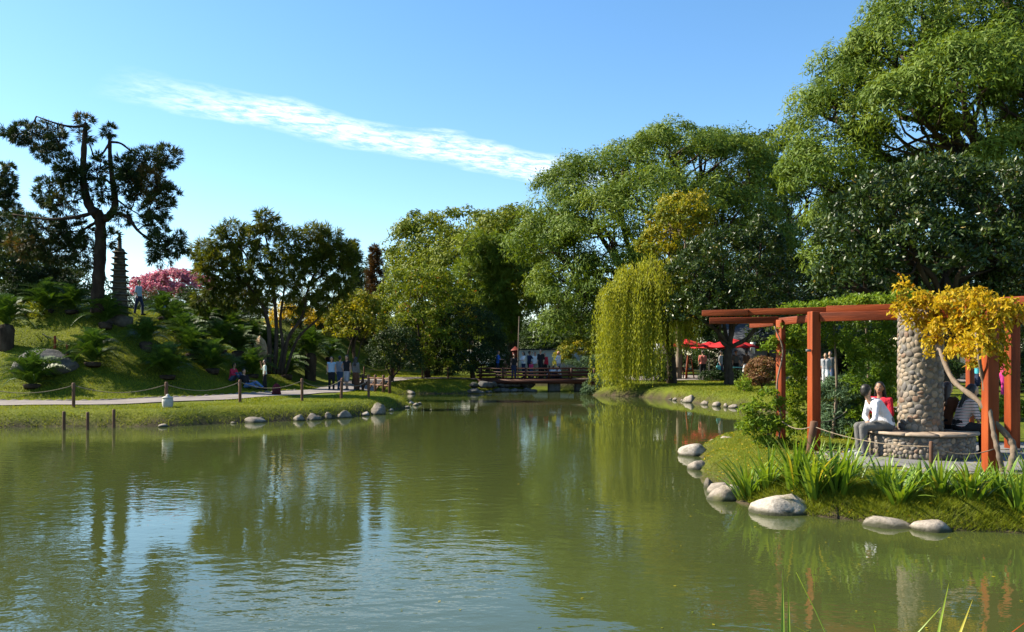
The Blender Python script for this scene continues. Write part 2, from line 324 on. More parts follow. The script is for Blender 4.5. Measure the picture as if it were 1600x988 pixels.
fr = N('ShaderNodeFresnel'); fr.inputs[0].default_value = 1.52; L(b.outputs[0], fr.inputs[1])
df = N('ShaderNodeBsdfDiffuse'); L(ramp(N, L, wnoise(.35, (1, 1, 1), 3, .5), [(.044, .056, .015), (.062, .077, .023)]).outputs[0], df.inputs[0])
tr = N('ShaderNodeBsdfTransparent'); tr.inputs[0].default_value = (.75, .8, .4, 1)
m1 = N('ShaderNodeMixShader'); m1.inputs[0].default_value = .22; L(df.outputs[0], m1.inputs[1]); L(tr.outputs[0], m1.inputs[2])
gl = N('ShaderNodeBsdfGlossy'); gl.inputs['Roughness'].default_value = .012; gl.inputs[0].default_value = (.95, .97, .95, 1); L(b.outputs[0], gl.inputs['Normal'])
m2 = N('ShaderNodeMixShader'); L(fr.outputs[0], m2.inputs[0]); L(m1.outputs[0], m2.inputs[1]); L(gl.outputs[0], m2.inputs[2]); L(m2.outputs[0], o.inputs[0])

def mat_cloth(name, c, rough=.85):
    if name in MAT: return MAT[name]
    c = np.asarray(c, float); return mat_solid(name, [tuple(c * .72), tuple(c)], 9, rough, .2, .9, 11, (1, 1, .5), .035)

# ------------------------------------------------------------------ terrain
POND = [(-60, 25.4), (-15.9, 25.9), (-10.9, 26.1), (-8.6, 27.9), (-6.7, 29.1), (-5.5, 31.0), (-5.06, 33.0), (-4.6, 36), (-4.7, 38.6), (-5.6, 41), (-7.0, 43.3), (-7.9, 46),
        (-7.6, 48.6), (-6.2, 50), (-3, 50.6), (-1.6, 51.2), (-.6, 53.2), (1.2, 54), (1.2, 60), (0, 68), (7.5, 68), (6.2, 60), (6, 54), (5.0, 50.5), (4.7, 48.2), (7.0, 46.0), (8.3, 43),
        (9.2, 37.3), (10.6, 33), (10.6, 28), (8.6, 24), (6.2, 21.6), (4.9, 20.6), (4.3, 19.3), (3.85, 17.2), (3.45, 15), (3.25, 13.6), (3.35, 12.4), (3.6, 11.75), (4.1, 11.3), (4.7, 10.8),
        (5.45, 10.35), (6.25, 10.2), (8.5, 10.0), (14, 9.4), (60, 9), (60, 4.3), (2, 4.3), (-60, 4.3)]
def poly_sd(poly, X, Y):                        # > 0 outside
    poly = np.asarray(poly, float); A = poly; B = np.roll(poly, -1, 0)
    d = np.full(X.shape, 1e9); ins = np.zeros(X.shape, bool)
    for (ax, ay), (bx, by) in zip(A, B):
        ex, ey = bx - ax, by - ay; t = np.clip(((X - ax) * ex + (Y - ay) * ey) / (ex * ex + ey * ey), 0, 1)
        d = np.minimum(d, np.hypot(X - ax - t * ex, Y - ay - t * ey))
        c = (ay > Y) != (by > Y)
        with np.errstate(divide='ignore', invalid='ignore'): c &= X < (bx - ax) * (Y - ay) / (by - ay if by != ay else 1e-9) + ax
        ins ^= c
    return np.where(ins, -d, d)
HILL = [(-300, 31.0), (-60, 31.0), (-16.5, 31.2), (-12.6, 35), (-10.9, 40), (-10.6, 45), (-10.6, 52), (-8.0, 58.5), (-3, 60.5), (4, 64), (4, 400), (-300, 400)]
def vnoise(X, Y, f, seed=0):
    s = rng_(seed).uniform(0, 6.28, 8); k = rng_(seed + 1).uniform(.6, 1.5, (8, 2)) * f
    return sum(np.sin(X * k[i, 0] * (1 if i % 2 else -1) + Y * k[i, 1] + s[i]) for i in range(8)) / 8
def ground_z(X, Y, detail=True):
    X, Y = np.asarray(X, float), np.asarray(Y, float)
    wob = vnoise(X, Y, 2.2, 5) * .18 + vnoise(X, Y, 5, 7) * .06
    sd = poly_sd(POND, X, Y) + wob
    near_r = smooth(26, 20, Y) * smooth(1, 3, X)
    near_c = smooth(8.5, 6.5, Y)
    base = .50 + .25 * smooth(46, 56, Y) + .1 * smooth(0, 8, X) * smooth(30, 38, Y)
    base = base * (1 - near_r) + .36 * near_r
    wid = 1.0 * (1 - near_r) + .75 * near_r
    wid = wid + 1.6 * smooth(45, 50, Y) * smooth(6, 2, X)
    t = np.clip(sd / wid, 0, 1)
    h = base * (1 - (1 - t) ** 2.2) + np.clip(sd - wid, 0, 6) * .018 * (1 - near_r)
    h = h * (1 - near_c) + near_c * np.where(sd > 0, .22 * np.clip(sd / .6, 0, 1), h)
    hs = -poly_sd(HILL, X, Y)
    amp = 1.1 + 3.1 * smooth(-7, -14.5, X) - .9 * smooth(-6, 3, X)
    h = h + np.where(hs > 0, amp * smooth(0, 10.5, hs), 0)
    if detail: h = h + np.where(sd > .3, vnoise(X, Y, 1.3, 11) * .05, 0)
    h = np.where(sd < 0, -np.clip(-sd * .7, 0, .8) - .02, h)
    return h
def axis(lo, hi, step, far, n=14):
    a = np.arange(lo, hi + 1e-6, step); e = np.geomspace(step, far, n)
    return np.concatenate((lo - np.cumsum(e)[::-1], a, hi + np.cumsum(e)))
GX, GY = axis(-36, 36, .34, 260), axis(-4, 76, .34, 300)
XX, YY = np.meshgrid(GX, GY); ZZ = ground_z(XX, YY)
def gz(x, y):                                   # height of the built sheet
    i = int(np.clip(np.searchsorted(GX, x) - 1, 0, len(GX) - 2)); j = int(np.clip(np.searchsorted(GY, y) - 1, 0, len(GY) - 2))
    u = (x - GX[i]) / (GX[i + 1] - GX[i]); v = (y - GY[j]) / (GY[j + 1] - GY[j])
    return float((ZZ[j, i] * (1 - u) + ZZ[j, i + 1] * u) * (1 - v) + (ZZ[j + 1, i] * (1 - u) + ZZ[j + 1, i + 1] * u) * v)
def gzv(x, y):
    i = np.clip(np.searchsorted(GX, x) - 1, 0, len(GX) - 2); j = np.clip(np.searchsorted(GY, y) - 1, 0, len(GY) - 2)
    u = (x - GX[i]) / (GX[i + 1] - GX[i]); v = (y - GY[j]) / (GY[j + 1] - GY[j])
    return (ZZ[j, i] * (1 - u) + ZZ[j, i + 1] * u) * (1 - v) + (ZZ[j + 1, i] * (1 - u) + ZZ[j + 1, i + 1] * u) * v
nx, ny = len(GX), len(GY)
idx = np.arange(nx * ny).reshape(ny, nx)
Fq = np.stack((idx[:-1, :-1], idx[:-1, 1:], idx[1:, 1:], idx[1:, :-1]), -1).reshape(-1, 4)
SDP = poly_sd(POND, XX, YY) + vnoise(XX, YY, 2.2, 5) * .18
soil = smooth(.42, .02, SDP + vnoise(XX, YY, 4, 21) * .22)
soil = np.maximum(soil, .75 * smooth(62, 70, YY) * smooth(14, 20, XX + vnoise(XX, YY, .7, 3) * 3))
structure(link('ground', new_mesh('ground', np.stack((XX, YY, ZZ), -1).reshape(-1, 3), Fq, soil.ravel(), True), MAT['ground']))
g = Geo(); g.add([(-62, 3.6, 0), (62, 3.6, 0), (62, 70, 0), (-62, 70, 0)], np.array([[0, 1, 2, 3]])); structure(g.obj('pond_water', MAT['pond_water']))

def strip(name, line, width, mat, lift=.03, n=10, cross=7, vis=True):
    c = spline([(*q, 0) for q in line], n)[:, :2]; t = unit(np.gradient(c, axis=0)); nn = np.stack((-t[:, 1], t[:, 0]), -1)
    u = np.linspace(-.5, .5, cross); Q = c[:, None] + nn[:, None] * (u * width)[None, :, None]
    Z = gzv(Q[..., 0], Q[..., 1]) + lift
    V = np.concatenate((Q, Z[..., None]), -1).reshape(-1, 3); k = len(c); ii = np.arange(k * cross).reshape(k, cross)
    F = np.stack((ii[:-1, :-1], ii[1:, :-1], ii[1:, 1:], ii[:-1, 1:]), -1).reshape(-1, 4)
    return structure(link(name, new_mesh(name, V, F, None, True), MAT[mat])), c, nn
PATH = [(-60, 29.3), (-30, 29.3), (-17, 29.4), (-13.6, 30.4), (-11.3, 33.4), (-9.6, 38.4), (-9.0, 42.6), (-9.3, 47), (-9.0, 51.5), (-7.0, 55.2), (-4, 56.3), (-1.5, 55.6)]
_, PC, PN = strip('garden_path', PATH, 2.5, 'path_grey', .035)
strip('terrace_path', [(6.5, 55.5), (9, 54.5), (13, 53.5), (20, 52), (30, 51), (45, 50)], 6.5, 'path_grey', .035)
strip('park_path', [(9, 27.5), (14, 25.8), (22, 25.6), (40, 26)], 2.6, 'path_grey', .03)
# ------------------------------------------------------------------ foliage
def rand_unit(r, n): return unit(r.normal(size=(n, 3)))
def leaf_quads(C, A, N, L, W, base=False):
    A = unit(A); B = unit(np.cross(N, A)); L = np.asarray(L)[..., None] if np.ndim(L) else L; W = np.asarray(W)[..., None] if np.ndim(W) else W
    C0 = C if base else C - A * L / 2
    V = np.stack((C0, C0 + A * L * .45 + B * W / 2, C0 + A * L, C0 + A * L * .45 - B * W / 2), 1).reshape(-1, 3)
    return V, np.arange(len(C) * 4).reshape(-1, 4)
def clumps_on(r, lobes, n, zmin=-.35, keep=.86, jitter=.12):
    lobes = [(np.asarray(c, float), np.asarray(q, float) * np.ones(3)) for c, q in lobes]
    wgt = np.array([q[0] * q[1] + q[0] * q[2] for _, q in lobes]); wgt /= wgt.sum(); P_, N_ = [], []
    while len(P_) < n:
        i = r.choice(len(lobes), p=wgt); c, q = lobes[i]; d = rand_unit(r, 1)[0]
        if d[2] < zmin: continue
        p = c + q * d * (1 + r.normal() * jitter)
        if any(j != i and np.linalg.norm((p - c2) / q2) < keep for j, (c2, q2) in enumerate(lobes)): continue
        P_.append(p); N_.append(unit(d / q))
    return np.array(P_), np.array(N_)
def fluff(g, r, Pc, Nc, cr, nl, L, W, flat=.62, droop=.35, nb=(.4, .55, .75), down=.2, tint=.5, tv=(.16, .14), shell=2.0, aw=.5):
    """nl leaves round every clump centre Pc: an uneven cushion, fuller on its outer side, tips hanging a little"""
    n = len(Pc); k = nl; s = cr * r.uniform(.6, 1.35, n)
    d = rand_unit(r, n * k); rr = r.uniform(0, 1, n * k) ** (1 / shell)
    Ni = np.repeat(Nc, k, 0); d = unit(d + Ni * .35 + np.array((0, 0, .2)))
    sq = np.repeat(s, k)[:, None]
    q = d * rr[:, None] * sq * np.array((1, 1, flat)); q[:, 2] -= droop * np.repeat(s, k) * (np.hypot(d[:, 0], d[:, 1]) * rr) ** 2
    C = np.repeat(Pc, k, 0) + q + r.normal(size=(n * k, 3)) * sq * .06
    N = unit(nb[0] * Ni + nb[1] * d + nb[2] * rand_unit(r, n * k))
    A = unit(rand_unit(r, n * k) + d * aw - np.array((0, 0, down))); A = unit(A - N * np.sum(A * N, 1, keepdims=True) * .8)
    V, F = leaf_quads(C, A, N, L * r.uniform(.65, 1.3, n * k), W * r.uniform(.7, 1.25, n * k))
    t = np.clip(np.repeat(r.normal(tint, tv[0], n), k) + r.normal(0, tv[1], n * k), 0, 1)
    g.add(V, F, np.repeat(t, 4)); return g
def wander(r, a, b, bend=.12, n=6, sag=0):
    a, b = np.asarray(a, float), np.asarray(b, float); L = np.linalg.norm(b - a); m = [a]
    for s in (.33, .67): m.append(a + (b - a) * s + r.normal(size=3) * L * bend * .6 + np.array((0, 0, -sag * L * math.sin(s * math.pi))))
    return spline(m + [b], n)
def limbs(g, r, base, fork, lobes, rad, nsub=4, Pc=None, seg=9, bend=.12, stems=None):
    base, fork = np.asarray(base, float), np.asarray(fork, float)
    pt = wander(r, base, fork, .05, 6); flare = np.linspace(1.25, .8, len(pt)); flare[0] = 1.7
    tube(g, pt, rad * flare, seg + 3)
    for c, q in lobes:
        c = np.asarray(c, float); q = np.asarray(q, float) * np.ones(3)
        st = fork + r.normal(size=3) * rad * .3 - (0, 0, rad * .5)
        path = wander(r, st, c, bend, 6, -.08); rr = rad * r.uniform(.42, .6)
        tube(g, path, np.linspace(rr, rr * .35, len(path)), seg)
        if Pc is not None:
            dd = np.linalg.norm((Pc - c) / q, axis=1); near = np.where(dd < 1.5)[0]
            for i in (r.choice(near, min(nsub, len(near)), replace=False) if len(near) else []):
                s0 = path[r.integers(len(path) // 2, len(path))]; pp = wander(r, s0, Pc[i], .14, 4)
                tube(g, pp, np.linspace(rr * .38, rr * .08, len(pp)), 5, cap=False)
def broadleaf(name, label, cat, base, lobes, nclump, cr, nl, L, W, mat, rad, fork_h, seed, bark='bark', group=None, zmin=-.35, nsub=4, **kw):
    """lobes in metres relative to the base point"""
    r = rng_(seed); t = thing(name, label, cat, base, group=group)
    Pc, Nc = clumps_on(r, lobes, nclump, zmin); g = Geo(); fluff(g, r, Pc, Nc, cr, nl, L, W, **kw)
    g2 = Geo(); cm = np.mean([c for c, _ in lobes], 0)
    limbs(g2, r, (0, 0, -.3), (cm[0] * .15, cm[1] * .15, fork_h), lobes, rad, nsub, Pc); g2.obj('trunk', MAT[bark], t, True)
    g.obj('crown', MAT[mat], t)
    return t
def at(px, d, z=None):                          # ground point seen at column px and depth d
    x = (px - 800) / FPX * d; return np.array((x, d, gz(x, d) if z is None else z))
def lob(base, d, items, dy=None, seed=0):
    """lobes given as (px, py, rx_px, rz_px[, depth offset m]) seen at depth d, turned into metres round the base"""
    r = rng_(seed + 991); o = []
    for it in items:
        px, py, rx, rz = it[:4]; off = it[4] if len(it) > 4 else 0
        c = P(px, py, d + off) - base; s = (d + off) / FPX; ry = rx * s * r.uniform(.85, 1.1); o.append((c, (rx * s, ry, rz * s)))
    return o

# --- the big spreading trees on the far side
b = at(1000, 66)
broadleaf('tipa_tree', 'huge domed green tree rising behind the weeping willow', 'tree', b, lob(b, 66, [(878, 332, 48, 40), (858, 385, 45, 50, -1), (913, 297, 60, 42, 2), (973, 267, 60, 42), (1048, 247, 75, 40, -1), (1123, 257, 70, 45, 1), (1173, 297, 50, 50, 0),
          (888, 445, 50, 55, -2), (943, 355, 65, 55, -4), (1028, 332, 75, 60, -5), (1118, 342, 65, 55, -4), (968, 435, 60, 50, -4), (1068, 415, 60, 60, -2), (1183, 365, 45, 60, 0), (898, 505, 40, 40, -2)]), 470, 1.4, 225, .36, .09, 'leaf_tipa', .55, 5.5, 11, nsub=10, aw=.9, down=.5, flat=.55, nb=(.15, .85, .55), shell=3.4, droop=.45)
b = at(1225, 74)
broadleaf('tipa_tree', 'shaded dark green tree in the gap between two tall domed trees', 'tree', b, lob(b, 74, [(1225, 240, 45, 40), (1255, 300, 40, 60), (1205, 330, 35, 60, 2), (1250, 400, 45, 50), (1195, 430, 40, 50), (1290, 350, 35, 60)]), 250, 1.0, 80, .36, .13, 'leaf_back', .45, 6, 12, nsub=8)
b = at(725, 86)
broadleaf('tipa_tree', 'broad yellow-green domed tree behind the white garden wall', 'tree', b, lob(b, 86, [(650, 400, 36, 40), (680, 372, 48, 32), (735, 365, 50, 32), (660, 440, 40, 40, -2), (720, 420, 55, 45, -4), (770, 430, 40, 50, -2), (690, 490, 50, 45, -3)]), 190, 1.6, 160, .40, .16, 'leaf_tipa_far', .5, 5, 13, flat=.55, nb=(.15, .85, .55), shell=3.4, droop=.4)
b = at(800, 80)
broadleaf('tipa_tree', 'domed green tree with a dark trunk in front of the white garden wall', 'tree', b, lob(b, 80, [(790, 360, 45, 30), (825, 395, 40, 40), (775, 410, 40, 45, -2), (830, 455, 40, 45, -1), (790, 470, 45, 40, -2)]), 140, 1.5, 155, .38, .15, 'leaf_tipa_far', .5, 4.5, 14, flat=.55, nb=(.15, .85, .55), shell=3.4, droop=.4)
b = at(1655, 37)
broadleaf('tipa_tree', 'towering feathery tree overhanging the pergola and magnolia', 'tree', b, lob(b, 37, [(1308, 185, 60, 60, 0), (1298, 260, 55, 60, -1), (1343, 130, 62, 50, 1), (1408, 85, 75, 60), (1458, 30, 85, 70), (1570, -10, 95, 80), (1428, 175, 75, 55, -3), (1498, 130, 85, 60, -4), (1600, 90, 80, 70, -3), (1338, 330, 55, 50, 0),
          (1600, 240, 60, 60, -4), (1660, 160, 90, 90), (1448, 270, 60, 40, 1), (1308, 400, 32, 40, 1), (1730, 30, 110, 110), (1720, 270, 90, 80)]), 560, .95, 260, .26, .065, 'leaf_tipa', .6, 6.2, 15, nsub=10, aw=.9, down=.5, droop=.6, flat=.55, nb=(.15, .85, .55), shell=3.2)
# dark woods filling in behind, each tree its own
def back_tree(seed):
    r = rng_(seed); g = Geo(); lobes = [(np.array((r.uniform(-2.6, 2.6), r.uniform(-1.5, 1.5), r.uniform(3, 9))), r.uniform(2, 3.2, 3)) for _ in range(8)]
    Pc, Nc = clumps_on(r, lobes, 190, -.6); fluff(g, r, Pc, Nc, 1.0, 55, .38, .16); g2 = Geo(); limbs(g2, r, (0, 0, -.4), (0, 0, 3.2), lobes, .3, 2, Pc, 7)
    return g.mesh('crown'), g2.mesh('trunk', True)
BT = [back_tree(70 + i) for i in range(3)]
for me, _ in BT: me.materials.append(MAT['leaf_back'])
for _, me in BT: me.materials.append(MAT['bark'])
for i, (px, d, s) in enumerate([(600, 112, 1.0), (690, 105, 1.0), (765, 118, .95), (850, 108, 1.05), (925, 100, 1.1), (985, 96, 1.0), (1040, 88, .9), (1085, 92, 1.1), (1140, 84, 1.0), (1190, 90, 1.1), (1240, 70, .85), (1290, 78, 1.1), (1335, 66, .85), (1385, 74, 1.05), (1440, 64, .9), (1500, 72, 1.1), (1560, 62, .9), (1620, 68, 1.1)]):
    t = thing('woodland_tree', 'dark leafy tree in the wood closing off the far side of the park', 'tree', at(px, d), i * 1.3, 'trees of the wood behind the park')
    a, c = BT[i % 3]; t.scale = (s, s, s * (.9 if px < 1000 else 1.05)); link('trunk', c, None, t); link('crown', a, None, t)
# --- magnolias: big glossy leaves
b = at(1470, 24.5)
broadleaf('magnolia_tree', 'dark glossy-leaved magnolia behind the stone column', 'tree', b, lob(b, 24.5, [(1330, 360, 45, 50), (1390, 320, 60, 50), (1460, 300, 70, 45, .5), (1540, 320, 60, 50), (1590, 370, 60, 60), (1350, 430, 55, 50, -.3), (1430, 400, 70, 60, -.8), (1520, 410, 70, 60, -.8), (1300, 450, 30, 40), (1640, 300, 60, 60), (1590, 460, 60, 50), (1390, 490, 60, 45, .5), (1480, 500, 60, 45, .6), (1570, 520, 60, 40, .6)]), 1250, .27, 38, .17, .065, 'leaf_magnolia', .2, 1.8, 21, nb=(.3, .35, .8), down=-.3, droop=0, tint=.45, tv=(.14, .15), flat=.9, aw=1.5, shell=2.6)
b = at(1138, 46.5)
broadleaf('magnolia_tree', 'glossy dark evergreen tree beside the willow, over the red umbrellas', 'tree', b, lob(b, 46.5, [(1085, 430, 35, 40), (1130, 400, 45, 38), (1180, 410, 40, 45), (1100, 485, 50, 40, -.5), (1165, 480, 50, 45, -.5), (1215, 460, 30, 45), (1190, 375, 22, 30), (1060, 490, 25, 35)]), 620, .36, 36, .22, .09, 'leaf_magnolia', .24, 2.2, 22, nb=(.3, .35, .8), down=-.3, droop=0, tint=.5, tv=(.14, .15), flat=.9, aw=1.5, shell=2.6)
b = at(1060, 52)
broadleaf('persimmon_tree', 'small upright tree with yellowing leaves above the willow', 'tree', b, lob(b, 52, [(1065, 330, 34, 24), (1045, 355, 32, 24, -.5), (1085, 360, 28, 26), (1025, 385, 28, 18, -.5), (1100, 400, 25, 14)]), 120, .55, 70, .24, .11, 'leaf_gold_green', .17, 7.0, 23, 'bark_pale', tint=.6, nsub=8, down=.6)
# --- left side
b = at(668, 57)
broadleaf('round_tree', 'rounded olive-green tree with a few red leaves by the lawn', 'tree', b, lob(b, 57, [(665, 450, 48, 30), (630, 475, 38, 35), (705, 480, 38, 38), (650, 515, 48, 35, -1), (700, 530, 40, 35, -1), (725, 510, 28, 30), (620, 520, 28, 30), (640, 560, 40, 26, -1.2), (690, 565, 42, 24, -1.2)]), 400, .52, 75, .2, .09, 'leaf_olive', .2, 1.4, 31, tint=.5, tv=(.1, .2))
b = at(738, 56)
broadleaf('yew_bush', 'big dense near-black clipped evergreen at the bridge end', 'bush', b, lob(b, 56, [(735, 520, 40, 42), (762, 545, 26, 38), (712, 550, 30, 35), (745, 570, 42, 26, -.4), (775, 572, 18, 22), (705, 578, 26, 18, -.4)]), 260, .5, 75, .17, .06, 'leaf_dark', .16, .8, 32)
b = at(553, 50)
broadleaf('photinia_tree', 'small shrubby tree with yellow-green leaves on the grassy slope', 'tree', b, lob(b, 50, [(555, 480, 34, 20), (530, 500, 24, 22), (582, 505, 24, 24), (555, 515, 36, 22, -.5)]), 120, .42, 60, .2, .09, 'leaf_gold_green', .12, .9, 33, tint=.5, nsub=6, tv=(.12, .2))
b = at(612, 52.5)
broadleaf('juniper_bush', 'dark green juniper bush spreading at the foot of the slope', 'bush', b, lob(b, 52.5, [(600, 545, 26, 18), (632, 550, 22, 22), (618, 528, 26, 16), (600, 566, 24, 14, -.4), (635, 570, 26, 14, -.4)]), 170, .4, 60, .2, .05, 'leaf_dark', .1, .3, 34, tint=.7)
b = at(460, 53)
broadleaf('autumn_shrub', 'shrub with orange-yellow autumn leaves behind the drooping juniper', 'shrub', b, lob(b, 53, [(455, 492, 26, 16), (485, 500, 22, 16), (440, 505, 18, 14)]), 60, .4, 50, .17, .08, 'leaf_yellow', .08, .5, 35)
b = at(272, 60)
broadleaf('pink_flowering_tree', 'low spreading tree covered in pink blossom on the hill', 'tree', b, lob(b, 60, [(240, 448, 28, 14), (275, 440, 32, 14), (305, 448, 26, 15), (262, 458, 40, 12, -.5)]), 170, .45, 60, .19, .13, 'leaf_pink', .15, 1.0, 36, tint=.5, tv=(.1, .2), zmin=-.1)
for i, (px, d, s, l) in enumerate([(215, 92, .50, 'small round green tree peeping out between pagoda and pink blossom'), (45, 66, .62, 'dark tree behind the hilltop pine, next to a round ochre shrub'), (100, 72, .62, 'dark leafy tree standing just behind the trunk of the hilltop pine'), (345, 78, .42, 'low green tree behind the pink blossom and the drooping juniper'), (-40, 60, .7, 'dark tree at the end of the hill behind the pines')]):
    t = thing('hill_tree', l, 'tree', at(px, d), i * 2.1, 'trees on the hill behind the pine'); a, c = BT[i % 3]; t.scale = (s, s, s); link('trunk', c, None, t); link('crown', a, None, t)

# --- pines with needle tufts
def needles(g, r, C, D, n, L, W, tint=.5, tv=.16, spread=.9, down=0):
    k = len(C) * n; A = unit(np.repeat(D, n, 0) + rand_unit(r, k) * spread - np.array((0, 0, down))); Cn = np.repeat(C, n, 0) + A * .03
    Lr = L * r.uniform(.6, 1.2, k); V, F = leaf_quads(Cn, A, rand_unit(r, k), Lr, W, True)
    t = np.clip(np.repeat(r.normal(tint, tv, len(C)), n) + r.normal(0, .08, k), 0, 1); g.add(V, F, np.repeat(t, 4))
def pine(name, label, base, d, trunk, boughs, puffs, seed, per=1.0, mat='leaf_pine', L=.30, W=.022, bark='bark_pine', nn=34, group=None, down=0):
    r = rng_(seed); t = thing(name, label, 'tree', base, group=group); g = Geo(); nodes = []
    for pts, r0, r1 in trunk + boughs:
        q = []
        for i, it in enumerate(pts):
            off = it[2] if len(it) > 2 else 0
            q.append(P(it[0], it[1], d + off) - base)
        q = spline(q, 6); tube(g, q, np.linspace(r0, r1, len(q)), 9); nodes.append(q)
    nodes = np.concatenate(nodes); f = Geo(); s = d / FPX
    for px, py, rx, rz in puffs:
        rx *= 1.1; rz *= 1.08
        off = r.uniform(-1, 1) * min(rx, 30) * s * .7; c = P(px, py, d + off) - base; n = int(per * max(6, rx * rz / 26))
        u = rand_unit(r, n) * (r.uniform(.15, 1, n) ** .5)[:, None]; C = c + u * np.array((rx * s, rx * s * .9, rz * s))
        near = nodes[np.argmin(np.linalg.norm(nodes - c, axis=1))]
        D = unit(u + unit(C - near) * .5 + np.array((0, 0, .15))); needles(f, r, C, D, nn, L, W, r.normal(.5, .16), down=down)
        tube(g, wander(r, near, c, .12, 4), np.linspace(.035, .015, 13), 5, cap=False)
        for j in r.choice(n, max(2, n // 3), replace=False): tube(g, wander(r, c, C[j], .15, 2), np.linspace(.015, .006, 7), 4, cap=False)
    g.obj('trunk', MAT[bark], t, True); f.obj('crown', MAT[mat], t); return t
b = at(152, 38)
pine('pine_tree', 'tall twin-topped pine with dark trunk on the hill', b, 38,
     [([(152, 490), (154, 440), (157, 390), (157, 350), (152, 330)], .29, .22), ([(153, 338), (140, 322), (131, 290), (131, 240), (134, 192)], .24, .09), ([(158, 345), (172, 336), (180, 318), (176, 285), (172, 245), (171, 208)], .20, .07)],
     [([(133, 197), (110, 198, -.3), (85, 192, -.4), (57, 182, -.2)], .07, .025), ([(152, 328), (135, 336, -.8), (100, 342, -1.2), (65, 342, -1), (20, 335, -.6)], .11, .03), ([(178, 332), (200, 340, -.5), (215, 360, -.8), (238, 378, -.8), (262, 390, -.5)], .10, .025),
      ([(172, 222), (190, 225, .4), (215, 243, .6), (250, 246, .6)], .06, .02), ([(170, 225), (160, 240, .3), (148, 245, .3), (140, 225, 0)], .05, .03), ([(135, 280), (150, 279, .2), (165, 281, .3), (176, 290)], .07, .05), ([(180, 310), (200, 325, .6), (225, 340, .8)], .05, .02), ([(155, 345), (130, 360, .8), (105, 385, 1.2), (70, 400, 1.3)], .08, .02), ([(128, 260), (112, 275, .5), (85, 300, .7)], .05, .02)],
     [(60, 212, 38, 20), (28, 210, 20, 12), (72, 238, 18, 14), (92, 222, 16, 16), (132, 188, 9, 7), (170, 205, 9, 7), (132, 212, 16, 8), (108, 265, 20, 22), (78, 300, 24, 22), (95, 320, 22, 16), (120, 285, 16, 26), (152, 262, 14, 22), (160, 300, 12, 20), (205, 262, 26, 20), (232, 250, 28, 20), (262, 245, 18, 17), (200, 285, 22, 22), (232, 285, 26, 22), (258, 302, 20, 16),
      (245, 325, 22, 20), (215, 310, 16, 18), (262, 378, 26, 20), (240, 352, 18, 18), (250, 402, 18, 12), (275, 388, 16, 12), (30, 348, 28, 16), (70, 358, 34, 18), (112, 362, 28, 20), (40, 385, 34, 20), (88, 392, 34, 20), (128, 392, 20, 26), (190, 340, 14, 14), (172, 372, 10, 14)], 41, 3.2, W=.034, nn=26)
b = at(-25, 41)
pine('pine_tree', 'shorter pine with low leafy boughs at the end of the hill', b, 41, [([(-25, 480), (-22, 400), (-28, 320), (-20, 250)], .28, .08)], [([(-26, 330), (0, 320), (18, 335), (40, 350)], .08, .02), ([(-22, 400), (20, 400), (70, 420)], .08, .02)],
     [(8, 272, 14, 18), (10, 302, 14, 18), (-10, 290, 30, 30), (15, 330, 18, 14), (20, 425, 30, 14), (60, 430, 30, 16), (10, 380, 26, 24), (-20, 350, 30, 30), (100, 436, 24, 14)], 42, 3.0, W=.034, nn=26)
# drooping juniper with several stems
b = at(428, 44)
r_ = rng_(5)
pf = [(px, py, r_.uniform(13, 21), r_.uniform(13, 20)) for px, py in [(320, 395), (325, 425), (345, 372), (360, 405), (335, 450), (362, 440), (385, 385), (365, 365), (405, 365), (430, 360), (408, 400), (395, 425), (385, 455), (355, 468), (440, 395), (455, 372), (470, 395), (430, 425), (445, 450), (420, 450), (475, 425), (495, 385), (505, 405), (520, 390), (500, 440), (530, 420), (545, 405), (525, 455), (540, 440), (480, 460), (505, 470), (460, 480), (318, 470), (490, 365), (350, 392), (415, 345), (515, 370), (372, 428), (448, 415), (488, 410), (535, 395), (402, 472), (330, 410)]]
pine('weeping_juniper', 'multi-stemmed juniper with drooping olive tufts on the slope', b, 44,
     [([(420, 585), (421, 530), (415, 490), (398, 450)], .14, .07), ([(428, 585), (432, 530), (430, 480), (425, 420), (415, 370)], .13, .04), ([(440, 585), (450, 530), (472, 495), (482, 450), (500, 410)], .12, .04), ([(434, 585), (442, 545), (438, 500), (445, 440), (440, 380)], .11, .03), ([(445, 585), (465, 530), (495, 500), (520, 470)], .09, .03)],
     [([(418, 490), (390, 450), (350, 420)], .09, .03), ([(400, 450), (385, 400), (360, 375)], .07, .02), ([(480, 450), (515, 420), (540, 410)], .06, .02), ([(415, 400), (392, 360), (395, 345)], .03, .012)],
     pf, 43, 3.4, 'leaf_juniper', .40, .042, 'bark', 22, down=.75)
# two narrow conifers behind it
def spire(name, label, px, d, top, wpx, mat, seed):
    b = at(px, d); r = rng_(seed); t = thing(name, label, 'tree', b); H = P(px, top, d)[2] - b[2]; g = Geo(); tube(g, [(0, 0, -.2), (0, 0, H * .5), (0, 0, H * .98)], [.16, .1, .02], 8); f = Geo(); s = d / FPX
    for k in range(60):
        z = H * (.22 + .76 * k / 60); rr = wpx * s * (1.05 - .85 * (k / 60)) * r.uniform(.6, 1.15); a = r.uniform(0, 6.28); tip = np.array((rr * math.cos(a), rr * math.sin(a), z + .15 * rr))
        tube(g, [(0, 0, z - .1), tip], [.035, .012], 4, cap=False); n = 9; C = tip * r.uniform(.35, 1.05, n)[:, None] * (1, 1, 0) + np.array((0, 0, 1)) * (z + r.normal(0, .14, n))[:, None] + r.normal(size=(n, 3)) * .12
        needles(f, r, C, unit(np.array([tip[0], tip[1], .5]))[None].repeat(n, 0), 26, .32, .035, .5, .2, 1.0)
    g.obj('trunk', MAT['bark'], t, True); f.obj('crown', MAT[mat], t)
spire('dark_conifer', 'narrow dark conifer behind the drooping juniper', 552, 62, 376, 22, 'leaf_pine', 51)
